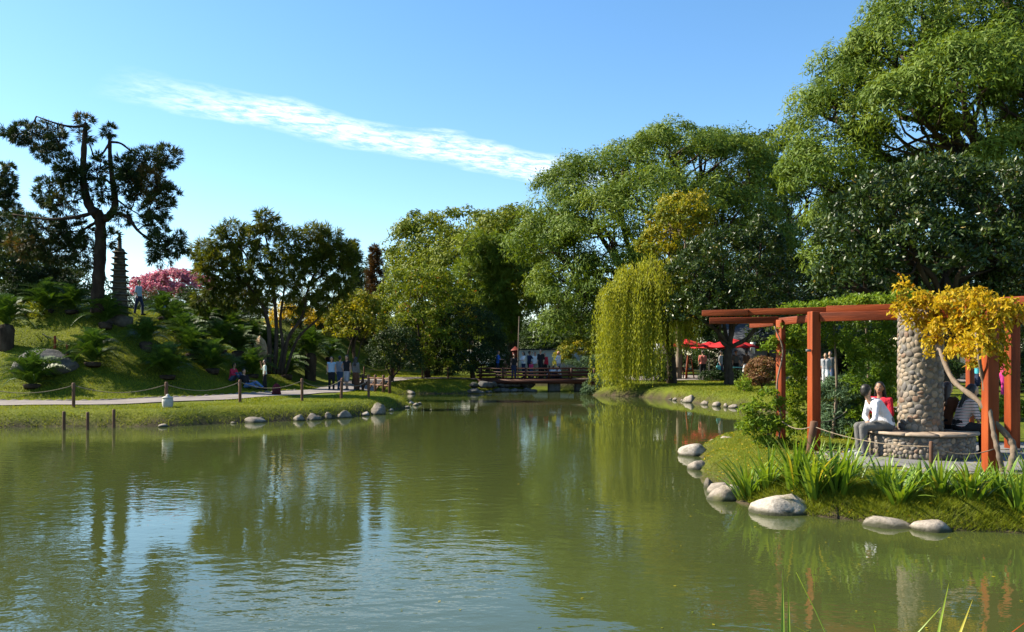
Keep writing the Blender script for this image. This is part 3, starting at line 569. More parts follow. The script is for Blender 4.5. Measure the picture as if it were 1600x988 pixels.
spire('brown_conifer', 'conifer with rusty brown foliage on the skyline', 585, 64, 385, 26, 'leaf_brown', 52)
# feathery casuarina
b = at(775, 72); r_ = rng_(8)
pine('casuarina_tree', 'feathery grey-green tree with hanging needles before the domed trees', b, 72, [([(780, 575), (778, 500), (775, 430), (772, 375)], .3, .06)], [([(778, 500), (750, 470), (735, 450)], .1, .03), ([(776, 470), (800, 440), (815, 420)], .1, .03)],
     [(r_.normal(772, 20) if py < 420 else r_.normal(770, 28), py, r_.uniform(16, 24), r_.uniform(14, 20)) for py in np.linspace(378, 520, 42)], 44, 3.0, 'leaf_tipa', .6, .075, 'bark', 14, down=.6)

# --- weeping willow
b = at(1020, 47.5); r = rng_(61); t = thing('weeping_willow', 'golden-green weeping willow trailing down to the pond', 'tree', b); g = Geo(); f = Geo()
cen = P(1012, 470, 47.5) - b; tk = P(1050, 600, 48.5) - b; tk[2] = -.3
tube(g, spline([tk, tk + (-.1, 0, 2.2), cen + (.6, .2, .3), cen + (.2, 0, 1.2)], 6), np.linspace(.3, .14, 19), 10)
V_, F_, T_ = [], [], []
HD = [(-.8, 0, 1.9, 1.7), (.5, .1, 2.5, 1.9), (1.7, .2, 1.75, 1.4), (-1.75, -.1, .8, 1.2), (.1, -.6, 1.5, 2.0)]     # sub-crowns: x, y offset, dome height, radius
for k in range(1050):
    ox, oy, hh, rd = HD[r.choice(5, p=[.26, .26, .14, .16, .18])]; a = r.uniform(0, 6.283); q = math.sqrt(r.uniform(.02, 1)); ex, ey = math.cos(a), math.sin(a) * .85
    st = cen + np.array((ox + ex * q * rd * .8, oy + ey * q * rd * .8, hh * math.sqrt(1 - q * q * .93) + r.normal(0, .2) + .22 * math.sin(a * 3 + ox * 5)))
    if k % 8 == 0: tube(g, wander(r, cen + (.3, 0, .2), st - (0, 0, .1), .1, 4), np.linspace(.05, .012, 13), 5, cap=False)
    bunch = math.sin(math.atan2(st[1] - cen[1], st[0] - cen[0]) * 7 + 1) * .5 + math.sin(st[0] * 4.2) * .5
    xr = st[0] - cen[0]
    low = (-.35 + .5 * max(0, xr + 1.2) * .5 + .55 * max(0, -bunch) + abs(r.normal(0, .75))) if xr < .6 else (1.6 + r.uniform(0, 2.0))
    dl = st[2] - low if q > .55 or r.uniform() < .3 else r.uniform(.5, 1.6)
    dl = max(.5, dl); n = max(6, int(dl / .082))
    s = np.linspace(0, 1, n); o_ = (.18 + .35 * r.uniform()) * (1 - np.exp(-3.5 * s)) * (1.2 if q > .6 else .7); sway = r.normal(0, .16, 2)
    C = np.stack((st[0] + ex * o_ + sway[0] * s, st[1] + ey * o_ + sway[1] * s, st[2] + .14 * np.sin(np.minimum(s * dl * 1.6, 3.1)) - s ** 1.12 * dl), -1) + r.normal(size=(n, 3)) * (.03 + .05 * (1 - s))[:, None]
    A = unit(np.array((0, 0, -1.)) + rand_unit(r, n) * .6); N = unit(rand_unit(r, n) + np.array((ex, ey, .4)) * .7)
    V, F = leaf_quads(C, A, N, .19 * r.uniform(.6, 1.35, n), .04 * r.uniform(.7, 1.2, n)); f.add(V, F, np.repeat(np.clip(.42 + .13 * bunch + r.normal(0, .1) + .25 * (1 - s) ** 2 + r.normal(0, .13, n), 0, 1), 4))
g.obj('trunk', MAT['bark'], t, True); f.obj('crown', MAT['leaf_willow'], t)

# --- low planting
def bush(name, label, px, d, items, n, cr, nl, L, W, mat, seed, cat='bush', group=None, **kw):
    b = at(px, d); return broadleaf(name, label, cat, b, lob(b, d, items), n, cr, nl, L, W, mat, .05, .25, seed, group=group, nsub=2, **kw)
bush('weeping_mulberry', 'clipped dome of hanging leaves beyond the bridge', 905, 62, [(905, 548, 26, 18), (885, 562, 16, 20), (925, 562, 16, 20)], 110, .38, 60, .17, .07, 'leaf_gold_green', 71, down=1.2)
bush('juniper_bush', 'flat-topped blue-green juniper behind the bridge railing', 922, 59, [(905, 568, 20, 6), (935, 562, 22, 6), (928, 578, 28, 7)], 80, .25, 55, .16, .035, 'leaf_bluegreen', 72)
bush('juniper_bush', 'spreading blue-green juniper at the foot of the willow', 936, 49.5, [(928, 600, 16, 12), (950, 596, 22, 14), (940, 610, 24, 8)], 80, .28, 60, .2, .035, 'leaf_bluegreen', 73)
bush('clipped_bush', 'dark round bush under the willow branches', 1030, 50, [(1030, 588, 16, 16)], 40, .3, 60, .13, .06, 'leaf_dark', 74)
bush('clipped_bush', 'dark round bush beside the grey-shirted visitor at the terrace', 1112, 50.5, [(1112, 590, 14, 12), (1122, 594, 10, 9)], 40, .25, 60, .13, .06, 'leaf_dark', 75)
bush('clipped_bush', 'dark bush in front of the teal table', 1150, 50, [(1150, 590, 16, 11)], 40, .25, 60, .13, .06, 'leaf_dark', 76)
bush('photinia_bush', 'reddish rounded bush on the lawn by the terrace', 1190, 40, [(1192, 578, 20, 18), (1205, 590, 16, 16), (1180, 594, 14, 12)], 130, .24, 70, .12, .05, 'leaf_red', 77)
bush('young_shrub', 'small bright green shrub near the shore stones', 1163, 38.5, [(1163, 600, 8, 10), (1160, 608, 12, 8)], 22, .22, 40, .13, .05, 'leaf_lime', 78)
bush('juniper_bush', 'blue-green juniper spreading between the pergola posts', 1320, 18.6, [(1315, 610, 34, 16), (1345, 640, 30, 22), (1305, 648, 28, 22), (1330, 665, 40, 20)], 190, .2, 75, .13, .022, 'leaf_bluegreen', 79)
bush('yellow_shrub', 'bright yellow-green shrub on the hill near red posts', 40, 38.8, [(45, 487, 22, 10), (25, 492, 18, 9), (60, 492, 12, 8)], 60, .2, 50, .1, .05, 'leaf_willow', 80)
bush('ochre_shrub', 'small round ochre shrub on the hilltop', 23, 40, [(23, 474, 8, 6)], 20, .14, 50, .08, .04, 'leaf_yellow', 81)
bush('fern_bed', 'low bright green shrubs beyond the seated women', 1535, 23, [(1500, 640, 20, 14), (1535, 648, 20, 14), (1575, 640, 24, 16)], 110, .18, 55, .09, .045, 'leaf_lime', 82)
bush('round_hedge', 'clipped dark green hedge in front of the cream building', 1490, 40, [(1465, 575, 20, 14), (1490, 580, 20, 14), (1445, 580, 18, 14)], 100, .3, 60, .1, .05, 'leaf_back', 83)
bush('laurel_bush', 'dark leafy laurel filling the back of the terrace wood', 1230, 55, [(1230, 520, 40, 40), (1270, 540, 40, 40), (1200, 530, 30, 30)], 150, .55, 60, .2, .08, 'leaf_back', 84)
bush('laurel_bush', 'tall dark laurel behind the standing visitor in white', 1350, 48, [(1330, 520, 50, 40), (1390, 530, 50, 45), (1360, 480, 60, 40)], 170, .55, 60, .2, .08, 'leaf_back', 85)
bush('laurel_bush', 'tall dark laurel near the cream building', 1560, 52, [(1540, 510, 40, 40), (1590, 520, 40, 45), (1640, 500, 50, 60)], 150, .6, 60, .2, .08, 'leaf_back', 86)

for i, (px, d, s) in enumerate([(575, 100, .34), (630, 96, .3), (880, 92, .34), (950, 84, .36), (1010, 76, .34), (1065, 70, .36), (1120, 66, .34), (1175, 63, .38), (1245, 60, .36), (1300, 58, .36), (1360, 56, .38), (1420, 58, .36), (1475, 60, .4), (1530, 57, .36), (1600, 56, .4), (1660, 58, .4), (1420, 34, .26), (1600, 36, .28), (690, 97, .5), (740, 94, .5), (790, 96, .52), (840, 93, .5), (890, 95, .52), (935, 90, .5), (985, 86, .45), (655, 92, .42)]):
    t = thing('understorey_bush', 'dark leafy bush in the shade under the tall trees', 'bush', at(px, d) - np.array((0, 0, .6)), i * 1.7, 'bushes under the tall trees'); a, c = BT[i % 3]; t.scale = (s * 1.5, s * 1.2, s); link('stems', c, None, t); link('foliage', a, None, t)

for i, (px, py, s) in enumerate([(300, 500, .20), (335, 490, .22), (370, 500, .24), (405, 505, .2), (470, 515, .24), (505, 520, .22), (525, 515, .24), (560, 535, .2), (585, 545, .22), (640, 560, .24), (240, 482, .16), (60, 478, .2), (110, 474, .2), (690, 570, .2), (20, 480, .18), (450, 500, .24)]):
    dd = np.arange(36, 70, .1); z_ = gzv((px - 800) / FPX * dd, dd); k_ = np.where(z_ >= EYE - (py - HOR) / FPX * dd)[0]; d = dd[k_[0]] if len(k_) else 50
    t = thing('slope_shrub', 'dark evergreen shrub in the thicket on the slope behind the cycads', 'shrub', at(px, d) - np.array((0, 0, .35)), i * 1.1, 'shrubs on the slope'); a, c = BT[(i + 1) % 3]; t.scale = (s * 1.3, s * 1.2, s); link('stems', c, None, t); link('foliage', a, None, t)
# ------------------------------------------------------------------ rocks
def rock_mesh(seed, sub=3, rough=.24, flat=.62):
    bm = bmesh.new(); bmesh.ops.create_icosphere(bm, subdivisions=sub, radius=1); off = Vector((seed * 7.3, seed * 3.1, seed * 5.7))
    for v in bm.verts:
        n = mnoise.noise(v.co * .9 + off) * 1.6 * rough + mnoise.noise(v.co * 2.3 + off) * .7 * rough + mnoise.noise(v.co * 6 + off) * .16 * rough
        v.co = v.co * (1 + n)
        for k, (ax, lim) in enumerate(((Vector((.5, -.6, .6)), .76), (Vector((-.7, -.5, .45)), .78), (Vector((.1, .3, .95)), .74), (Vector((.8, .1, .5)), .8), (Vector((-.2, -.9, .3)), .82))):   # worn facets
            ax = (ax + Vector((math.sin(seed * 2 + k), math.cos(seed * 3 + k), 0)) * .3).normalized(); q = v.co.dot(ax)
            if q > lim: v.co -= ax * (q - lim) * .75
        v.co.z *= flat
    me = bpy.data.meshes.new('rock'); bm.to_mesh(me); bm.free(); me.polygons.foreach_set('use_smooth', np.ones(len(me.polygons), bool)); return me
RK = {m: [rock_mesh(i + 10 * j) for i in range(5)] for j, m in enumerate(('rock', 'rock_pale', 'rock_dark'))}
for m, l in RK.items():
    for me in l: me.materials.append(MAT[m])
def rock(px, py, wpx, hpx, label, mat='rock', group=None, rz=None, i=[0], z=None, dy=0):
    """px, py: middle of its waterline or foot; size in photo pixels, turned into metres at its own depth"""
    i[0] += 1; zb = 0 if z is None else z; d0 = (EYE - zb) * FPX / (py - HOR); d1 = shore(px, max(6, d0 - 5), d0 + 5) if z is None else None; d = (d0 if d1 is None else max(d1 - .1, d0 - 2.5)) + dy; x = (px - 800) / FPX * d; s = d / FPX
    w_, h_ = wpx * s / 2 * 1.12, hpx * s * 1.15
    o = link('rock', RK[mat][i[0] % 5], None, None, (x, d + w_ * .25, zb - h_ * .15), (0, 0, (i[0] * 1.7 if rz is None else rz)), (w_, w_ * .8, h_ * 1.6))
    tag(o, label, 'rock', group); return o
def shore(px, near, far):                       # depth at which the bank leaves the water in column px
    dd = np.arange(near, far, .04); z = gzv((px - 800) / FPX * dd, dd); k = np.where(z > .0)[0]; return dd[k[0]] if len(k) else None
def hit(px, py, near=24, far=90):               # depth at which the line of sight through px, py meets the ground
    dd = np.arange(near, far, .05); z = gzv((px - 800) / FPX * dd, dd); k = np.where(z >= EYE - (py - HOR) / FPX * dd)[0]; return dd[k[0]] if len(k) else far
# left shore
G1 = 'stones along the grassy bank of the path'
rock(255, 667, 17, 6, 'small flat white stone at the waterline below the concrete lantern', 'rock_pale')
rock(364, 661, 9, 4, 'tiny stone at the waterline beside a long low rock', 'rock_pale')
rock(397, 663, 36, 10, 'long low pale rock lying in the water under the bank', 'rock', rz=.1)
rock(407, 658, 16, 9, 'small rounded stone leaning on the long low rock', 'rock', dy=.1)
for a in ((467, 657, 21, 11), (490, 655, 24, 12), (512, 652, 12, 14), (537, 652, 26, 13), (571, 648, 15, 7)): rock(*a, 'rounded grey-brown stone in the row at the foot of the bank', 'rock', G1)
rock(588, 646, 30, 20, 'largest rounded boulder of the bank near its point', 'rock')
rock(606, 634, 14, 12, 'grey stone just behind the big boulder at the point', 'rock', dy=1)
for a in ((611, 641, 12, 6), (635, 637, 12, 4), (642, 632, 14, 6), (650, 634, 10, 5), (656, 632, 8, 4)): rock(*a, 'small pale stone scattered in the water off the point', 'rock_pale', 'stones in the water off the point')
# far shore
for a in ((615, 613, 24, 7), (640, 613, 24, 7), (660, 612, 16, 6), (672, 612, 10, 5), (738, 612, 8, 4), (750, 612, 7, 3)): rock(*a, 'low stone edging the far lawn', 'rock', 'stones edging the far lawn')
r = rng_(12)
for k in range(20):
    x = -2.3 + 3.6 * (k % 10) / 9 + r.normal(0, .1); dd = np.arange(49, 56, .05); z_ = gzv(np.full(len(dd), x), dd); q_ = np.where(z_ > .02)[0]; y = (dd[q_[0]] if len(q_) else 53.4); y = min(y, 53.5) + (k // 10) * .55; s = r.uniform(.25, .45)
    o = link('rock', RK['rock_dark'][k % 5], None, None, (x, y, .05 + (k // 10) * .42 + r.normal(0, .04)), (r.normal(0, .2), 0, r.uniform(0, 6)), (s, s * .85, s * .95)); tag(o, 'dark boulder piled up at the end of the footbridge', 'rock', 'boulders under the footbridge end')
# right lawn shore
rock(1078, 627, 28, 13, 'large tan dome-shaped boulder at the edge of the right-hand lawn' if 0 else 'large tan dome-shaped boulder at the lawn edge past the willow', 'rock')
for a in ((1055, 624, 10, 5), (1066, 624, 8, 4), (1048, 622, 8, 3)): rock(*a, 'flat little stone between willow and tan boulder', 'rock', 'little stones by the willow')
for a in ((1102, 630, 17, 8), (1120, 633, 16, 9), (1134, 634, 8, 7), (1148, 637, 20, 7)): rock(*a, 'pale stone in the row along the sunny lawn edge', 'rock_pale', 'stones along the sunny lawn edge')
# peninsula
rock(1087, 702, 44, 22, 'smooth grey-white boulder at the far tip of the iris bank', 'rock_pale', rz=.2)
rock(1117, 699, 32, 19, 'pale stone with a dark crack in the row of three at the tip', 'rock_pale', z=.05, dy=-.3)
rock(1139, 694, 32, 15, 'pale stone half sunk in grass beside the row of three', 'rock_pale', z=.2)
rock(1092, 724, 33, 15, 'pale stone with a dark end, alone in the water', 'rock_pale', rz=0)
rock(1107, 728, 16, 6, 'small stone just breaking the water by the iris bank', 'rock', dy=.1)
rock(1108, 765, 20, 17, 'small mossy stone beside the big yellowish boulders', 'boulder_tan' if 0 else 'rock')
rock(1138, 768, 58, 30, 'big yellowish boulder behind the spiky iris leaves', 'rock_pale', rz=.3)
rock(1128, 757, 44, 22, 'pale boulder stacked behind the yellowish one', 'rock_pale', dy=.2)
rock(1226, 811, 98, 30, 'long smooth pale boulder lying at the water edge under the irises', 'rock_pale', rz=0.05)
rock(1398, 823, 80, 15, 'flat grey slab of rock at the water edge', 'rock', rz=0.1)
rock(1463, 832, 56, 19, 'small domed white stone beside the flat slab', 'rock_pale', rz=.2)
# hill
d = 34.6; o = link('boulder', rock_mesh(77, 4, .2, .8), MAT['rock_dark'], None, (P(70, 560, d)[0], d, gz(P(70, 560, d)[0], d) + .25), (0, 0, .3), (1.3, 1.0, .8)); tag(o, 'large blue-grey boulder among the cycads on the hill', 'boulder')
d = 48.0; x = P(408, 540, d)[0]; o = link('standing_stone', rock_mesh(31, 4, .14, 1), MAT['boulder_tan'], None, (x, d, gz(x, d) + .55), (0, 0, .6), (.42, .36, .95)); tag(o, 'tan upright stone leaning by the juniper stems', 'stone')
o = rock(126, 503, 10, 4, 'pale flat stone by the red posts on the hill', 'rock_pale', z=P(126, 503, 36)[2] - 0 if 0 else 0, dy=0) if 0 else None

# ------------------------------------------------------------------ fence posts and ropes
def post_mesh(h, r, seed):
    g = Geo(); q = rng_(seed); z = np.array((-.25, 0, h * .3, h * .65, h - .03, h)); lathe(g, [(r * (1 + q.normal(0, .03)), v) for v in z[:-1]] + [(r * .75, h)], 10); return g.mesh('fence_post', True)
PM = [post_mesh(1, .055, i) for i in range(3)]
for me in PM: me.materials.append(MAT['wood_post'])
posts = {}
def post(px, py_base, h, label, group, d=None, i=[0], tilt=0, rs=1.0):
    i[0] += 1
    if d is None:
        d = 30
        for _ in range(30): x = (px - 800) / FPX * d; d = (EYE - gz(x, d)) * FPX / (py_base - HOR) * .5 + d * .5
    x = (px - 800) / FPX * d; z = gz(x, d); o = link('fence_post', PM[i[0] % 3], None, None, (x, d, z), (tilt * .5, tilt, i[0]), (rs, rs, h)); tag(o, label, 'post', group)
    return np.array((x, d, z + h * .9))
def rope(a, b, label, group, sag=.22, rad=.014, n=14):
    a, b = np.asarray(a, float), np.asarray(b, float); s = np.linspace(0, 1, n); pts = a + (b - a) * s[:, None]; pts[:, 2] -= sag * 4 * s * (1 - s)
    g = Geo(); tube(g, pts, rad, 6); return tag(g.obj('rope', MAT['rope'], smooth_=True), label, 'rope', group)
PL, PG = 'brown round post of the rope fence between path and pond', 'posts of the pond-side rope fence'
fp = [post(-40, 637, .82, PL, PG), post(115, 637, .82, PL, PG), post(260, 636, .84, 'reddish fence post rising behind the concrete lantern', PG), post(375, 629, .84, PL, PG), post(472, 627, .86, PL, PG), post(533, 625, .86, 'leaning brown post near the end of the rope fence', PG, 33.6, tilt=.08), post(576, 622, .84, PL, PG, 35.0)]
for a, b in zip(fp[:-1], fp[1:]): rope(a, b, 'pale rope sagging between brown posts above the pond bank', 'ropes of the pond-side fence', .26, .014)
pp = [post(px, py, .8, 'short brown post beside the path past the low railing', 'posts of the far path', 54.2 + px * .001) for px, py in ((569, 594), (615, 590), (660, 590), (700, 591))]
for a, b in zip(pp[:-1], pp[1:]): rope(a, b, 'thin rope between posts of the path past the low railing', 'ropes of the far path', .15, .012)
hp = [post(86, 503, .55, 'bright red little post with rope on the hill', 'red posts on the hill', 36.2), post(105, 505, .62, 'dark red little post with rope on the hill', 'red posts on the hill', 35.6)]
for q in hp: pass
for nm, q in (('a', 0), ('b', 1)):
    o = [k for k in bpy.data.objects if k.get('group') == 'red posts on the hill'][q]; o.data = o.data.copy(); o.data.materials.clear(); o.data.materials.append(MAT['wood_red'])
rope(hp[0], hp[1], 'short pale rope linking the two red posts on the hill', 'ropes on the hill', .05); rope(at(66, 36.5) + (0, 0, .5), hp[0], 'pale rope running from the yellow shrub to the bright red post', 'ropes on the hill', .08); rope(hp[1], at(150, 36.5) + (0, 0, .45), 'pale rope running from the dark red post towards the pine', 'ropes on the hill', .1)
# stakes in the water
for px, py, h in ((100, 672, .66), (137, 672, .64), (178, 669, .68)):
    d = EYE * FPX / (py - HOR); x = (px - 800) / FPX * d; g = Geo(); lathe(g, [(.05, -.5), (.05, 0), (.045, h * .6), (.05, h - .02), (.03, h * .72 if 0 else h)], 8)
    tag(g.obj('mooring_stake', MAT['wood_post'], smooth_=True, loc=(x, d, -.1)), 'thin dark stake standing in the water by the bank', 'stake', 'stakes in the water')
# concrete lantern
q = P(262, 637, 27.6); q[2] = gz(q[0], q[1]); t = thing('stone_lantern', 'squat grey concrete lantern standing at the path edge', 'lantern', q, .3)
g = Geo(); lathe(g, [(.13, -.1), (.14, 0), (.17, .06), (.18, .2), (.16, .3), (.11, .33)], 8); g.obj('body', MAT['lamp_concrete'], t)
g = Geo(); lathe(g, [(.185, .30), (.17, .335), (.06, .38), (.05, .42), (.02, .44)], 8); g.obj('cap', MAT['lamp_concrete'], t)
# kerb of the path: a row of set stones
kb = thing('path_kerb', 'low kerb of grey stones between path and grassy hill', 'kerb', (0, 0, 0)); r = rng_(3)
KM = [rock_mesh(50 + i, 2, .12, .6) for i in range(2)]
for me in KM: me.materials.append(MAT['kerb_stone'])
dist = 0; last = None; cnt = 0
for c, n in zip(PC, PN):
    p_ = c + n * 1.3
    if not (-19.5 < p_[0] < -8 and p_[1] < 41): continue
    if last is None: last = p_
    seg = np.linalg.norm(p_ - last); k = int(seg / .34) + 0
    for s in np.linspace(0, 1, max(1, k), endpoint=False):
        q = last + (p_ - last) * s
        if cnt < 290: link('kerb_stone', KM[cnt % 2], None, kb, (q[0], q[1], gz(*q) + .03), (0, 0, math.atan2(*(p_ - last)[::-1]) + r.normal(0, .1)), (.17, .07, .08 * r.uniform(.7, 1.3))); cnt += 1
    last = p_
# low zig-zag railing by the inlet
t = thing('low_railing', 'low dark wooden railing with slanting struts at the inlet', 'railing', (0, 0, 0))
rp = [np.array((*q, gz(*q))) for q in ((-8.05, 43.6), (-7.6, 42.4), (-7.1, 41.2), (-6.6, 40.2), (-6.1, 39.5), (-5.75, 39.1))]
for q in rp: g = Geo(); lathe(g, [(.07, -.3), (.07, .8), (.05, .84)], 8, q); g.obj('post', MAT['wood_post'], t)
for a, b in zip(rp[:-1], rp[1:]):
    for z in (.35, .68): g = Geo(); beam(g, a + (0, 0, z), b + (0, 0, z), .05, .07); g.obj('rail', MAT['wood_post'], t)
    g = Geo(); beam(g, a + (0, .03, .1), b + (0, .03, .62), .04, .05); g.obj('strut', MAT['wood_post'], t)

# ------------------------------------------------------------------ footbridge
BY, BZ, X0, X1 = 54.6, .86, -2.2, 6.9
t = thing('footbridge', 'long low red-brown wooden footbridge over the pond', 'bridge', (0, 0, 0)); g = Geo()
for k, x in enumerate(np.arange(X0, X1, .2)):
    g = Geo(); box(g, (x + .1, BY, BZ - .03), (.19, 2.3, .06)); g.obj('deck_plank', MAT['wood_bridge'], t)
for y in (BY - 1.1, BY + 1.1):
    g = Geo(); beam(g, (X0, y, BZ - .2), (X1, y, BZ - .2), .16, .28); g.obj('girder', MAT['wood_bridge'], t)
    for x in np.linspace(X0 + .15, X1 - .15, 7):
        g = Geo(); box(g, (x, y, BZ + .3), (.12, .12, .72)); g.obj('railing_post', MAT['wood_bridge'], t)
    for z in (.18, .38, .62): g = Geo(); beam(g, (X0 - .1, y - .075 * np.sign(BY - y) * -1, BZ + z), (X1 + .1, y - .075 * np.sign(BY - y) * -1, BZ + z), .05, .12 if z < .6 else .09); g.obj('rail', MAT['wood_bridge'], t)
g = Geo(); box(g, (X1 - 1.6, BY - 1.28, BZ - .045), (3.0, .06, .07)); g.obj('edge_board', MAT['bark_pale'], t)
for x in (2.75, 4.5):
    g = Geo(); box(g, (x, BY, -.1), (.75, 1.9, 1.3)); link('pier', bevelled(g.mesh('pier'), .05), MAT['rock_dark'], t)
# lantern post and pale pole by the bridge
q = at(805, 63); t = thing('lantern_post', 'dark red wooden lantern on a post beyond the bridge', 'lantern', q); g = Geo(); box(g, (0, 0, .9), (.16, .16, 2.2)); g.obj('post', MAT['lantern_red'], t); g = Geo(); box(g, (0, 0, 2.2), (.42, .42, .45)); g.obj('lamp_box', MAT['lantern_red'], t); g = Geo(); lathe(g, [(.5, 2.42), (.42, 2.5), (.05, 2.75)], 4, rot=.785); g.obj('roof', MAT['lantern_red'], t)
q = at(809, 62); g = Geo(); tube(g, [(0, 0, -.2), (.05, 0, 3), (.1, 0, 5.0)], [.05, .045, .03], 8); tag(g.obj('pole', MAT['bark_pale'], smooth_=True, loc=q), 'thin pale pole standing beside the red lantern post', 'pole')
# white garden wall with coping
q0, q1 = at(672, 84), at(948, 84); t = thing('garden_wall', 'long white plastered wall with a dark coping behind the bridge', 'wall', (0, 84, 0)); zb = min(q0[2], q1[2]) - .5; zt = P(0, 547, 84)[2]
g = Geo(); box(g, ((q0[0] + q1[0]) / 2, 0, (zb + zt) / 2), (q1[0] - q0[0], .3, zt - zb)); g.obj('wall_face', MAT['wall_white'], t)
g = Geo(); n = 22; xs = np.linspace(q0[0] - .1, q1[0] + .1, n + 1)
for a, b in zip(xs[:-1], xs[1:]): g = Geo(); box(g, ((a + b) / 2, 0, zt + .06), (b - a - .02, .5, .12)); g.obj('coping_tile', MAT['roof_dark'], t)

# ------------------------------------------------------------------ stone pagoda
q = at(187, 39.5); t = thing('stone_pagoda', 'many-tiered dark stone pagoda on the hill beside the pine', 'pagoda', q, .25); H = P(0, 364, 39.5)[2] - q[2]; H0 = H * .80; nt = 11
g = Geo(); box(g, (0, 0, .1), (1.0, 1.0, .5)); g.obj('base', MAT['pagoda_stone'], t)
for k in range(nt):
    z = .32 + (H0 - .32) * k / nt; st = (H0 - .32) / nt; wd = 1.02 - .42 * k / nt
    g = Geo(); box(g, (0, 0, z + st * .32), (wd * .62, wd * .62, st * .66)); g.obj('storey', MAT['pagoda_stone'], t)
    g = Geo(); a = .7071; lathe(g, [(wd * .56, z + st * .58), (wd * .66, z + st * .70), (wd * .64, z + st * .80), (wd * .42, z + st * 1.0)], 4, rot=.785); g.obj('eave', MAT['pagoda_stone'], t)
g = Geo(); lathe(g, [(.24, H0), (.2, H0 + .08), (.1, H0 + .14), (.085, H * .93), (.06, H * .96), (.05, H)], 10); g.obj('finial', MAT['pagoda_stone'], t, True)

# ------------------------------------------------------------------ terrace: umbrellas, tables, kiosk
def umbrella(px, py_top, d, rad, label):
    q = at(px, d); H = P(0, py_top, d)[2] - q[2]; t = thing('patio_umbrella', label, 'umbrella', q, px * .1, 'red terrace umbrellas'); g = Geo(); tube(g, [(0, 0, -.02), (0, 0, H - .02)], .03, 8); g.obj('pole', MAT['metal_grey'], t)
    g = Geo(); lathe(g, [(.25, 0), (.27, .04), (.05, .09)], 12); g.obj('foot', MAT['lamp_concrete'], t)
    for k in range(8):
        a0, a1 = k * math.pi / 4, (k + 1) * math.pi / 4; g = Geo(); rows = []
        for s in np.linspace(0.02, 1, 5):
            for u in (0, .5, 1):
                a = a0 + (a1 - a0) * u; rr = rad * s * (1 - .06 * math.sin(u * math.pi)); rows.append((rr * math.cos(a), rr * math.sin(a), H - .5 * s ** 1.15 * rad / 1.6 - .05 * s * math.sin(u * math.pi)))
        ii = np.arange(15).reshape(5, 3); F = np.stack((ii[:-1, :-1], ii[1:, :-1], ii[1:, 1:], ii[:-1, 1:]), -1).reshape(-1, 4); g.add(rows, F)
        o = g.obj('canopy_panel', MAT['canvas_red'], t, True); sm = o.modifiers.new('thick', 'SOLIDIFY'); sm.thickness = .012
umbrella(1072, 530, 53, 1.45, 'red umbrella partly hidden by the willow'); umbrella(1108, 534, 55, 1.3, 'small red umbrella between two larger ones'); umbrella(1143, 529, 53, 1.75, 'widest red umbrella, with a tree trunk before it')
def table(px, d, label, cloth):
    q = at(px, d); t = thing('cafe_table', label, 'table', q, .2); g = Geo(); box(g, (0, 0, .72), (1.1, .75, .05)); g.obj('table_top', MAT[cloth], t)
    for sx in (-.45, .45):
        for sy in (-.28, .28): g = Geo(); box(g, (sx, sy, .34), (.06, .06, .74)); g.obj('leg', MAT['wood_bridge'], t)
table(1145, 52.0, 'small table with a teal top under the red umbrella', 'teal_cloth'); table(1060, 52.2, 'bare wooden table beside the easel board', 'wood_bridge')
q = at(1078, 51.6); t = thing('easel_board', 'orange wooden folding easel on the terrace', 'easel', q, .3)
for a, b in (((-.3, 0, 0), (-.1, .1, 1.5)), ((.3, 0, 0), (.1, .1, 1.5)), ((0, .5, 0), (0, .12, 1.45))): g = Geo(); beam(g, a, b, .06, .05); g.obj('leg', MAT['wood_red'], t)
g = Geo(); box(g, (0, .06, .55), (.55, .05, .06)); g.obj('shelf', MAT['wood_red'], t)
q = at(1225, 58); t = thing('kiosk', 'dark terrace kiosk with a blue-grey sloping roof', 'building', q, -.05)
g = Geo(); box(g, (0, 0, 1.25), (7.5, 3, 2.5)); g.obj('wall', MAT['roof_dark'], t)
g = Geo(); g.add([(-4.2, -2.4, 2.35), (4.2, -2.4, 2.35), (4.2, 1.9, 3.9), (-4.2, 1.9, 3.9), (-4.2, -2.4, 2.5), (4.2, -2.4, 2.5), (4.2, 1.9, 4.05), (-4.2, 1.9, 4.05)], BOXF); g.obj('roof', MAT['roof_dark'], t)
for x in (-2.2, 0, 2.2): g = Geo(); box(g, (x, -1.53, 1.4), (1.5, .06, 1.1)); o = g.obj('window', MAT['wood_bridge'], t); g = Geo(); box(g, (x, -1.575, 1.4), (1.3, .04, .9)); g.obj('pane', MAT['metal_grey'], o)
q = at(1176, 54); g = Geo(); box(g, (0, 0, 1.9), (.3, .04, .75)); tag(g.obj('white_sign', MAT['paint_white'], loc=q), 'narrow blank white panel hanging at the terrace kiosk', 'sign')
q = at(1033, 54); t = thing('notice_board', 'blank pale board on a post behind the willow', 'sign', q); g = Geo(); box(g, (0, 0, 1.9), (1.0, .06, .65)); g.obj('board', MAT['paint_white'], t); g = Geo(); box(g, (0, .08, .9), (.08, .08, 2.0)); g.obj('post', MAT['wood_post'], t)
# cream building seen past the column
q = at(1492, 52); t = thing('park_building', 'cream rendered building glimpsed between column and pergola post', 'building', q); g = Geo(); box(g, (0, 2, 1.4), (6.5, 4, 3.0)); g.obj('wall', MAT['wall_cream'], t); g = Geo(); box(g, (0, 2, 2.98), (7.2, 4.8, .18)); g.obj('roof', MAT['roof_dark'], t)
for x in (-2, 1.6): g = Geo(); box(g, (x, -.02, 1.5), (1.1, .08, 1.3)); o = g.obj('window', MAT['wood_bridge'], t); g = Geo(); box(g, (x, -.075, 1.5), (.9, .04, 1.1)); g.obj('pane', MAT['metal_grey'], o)
g = Geo(); box(g, (-.2, -.02, 1.0), (1.0, .07, 2.1)); g.obj('door', MAT['wood_bridge'], t)

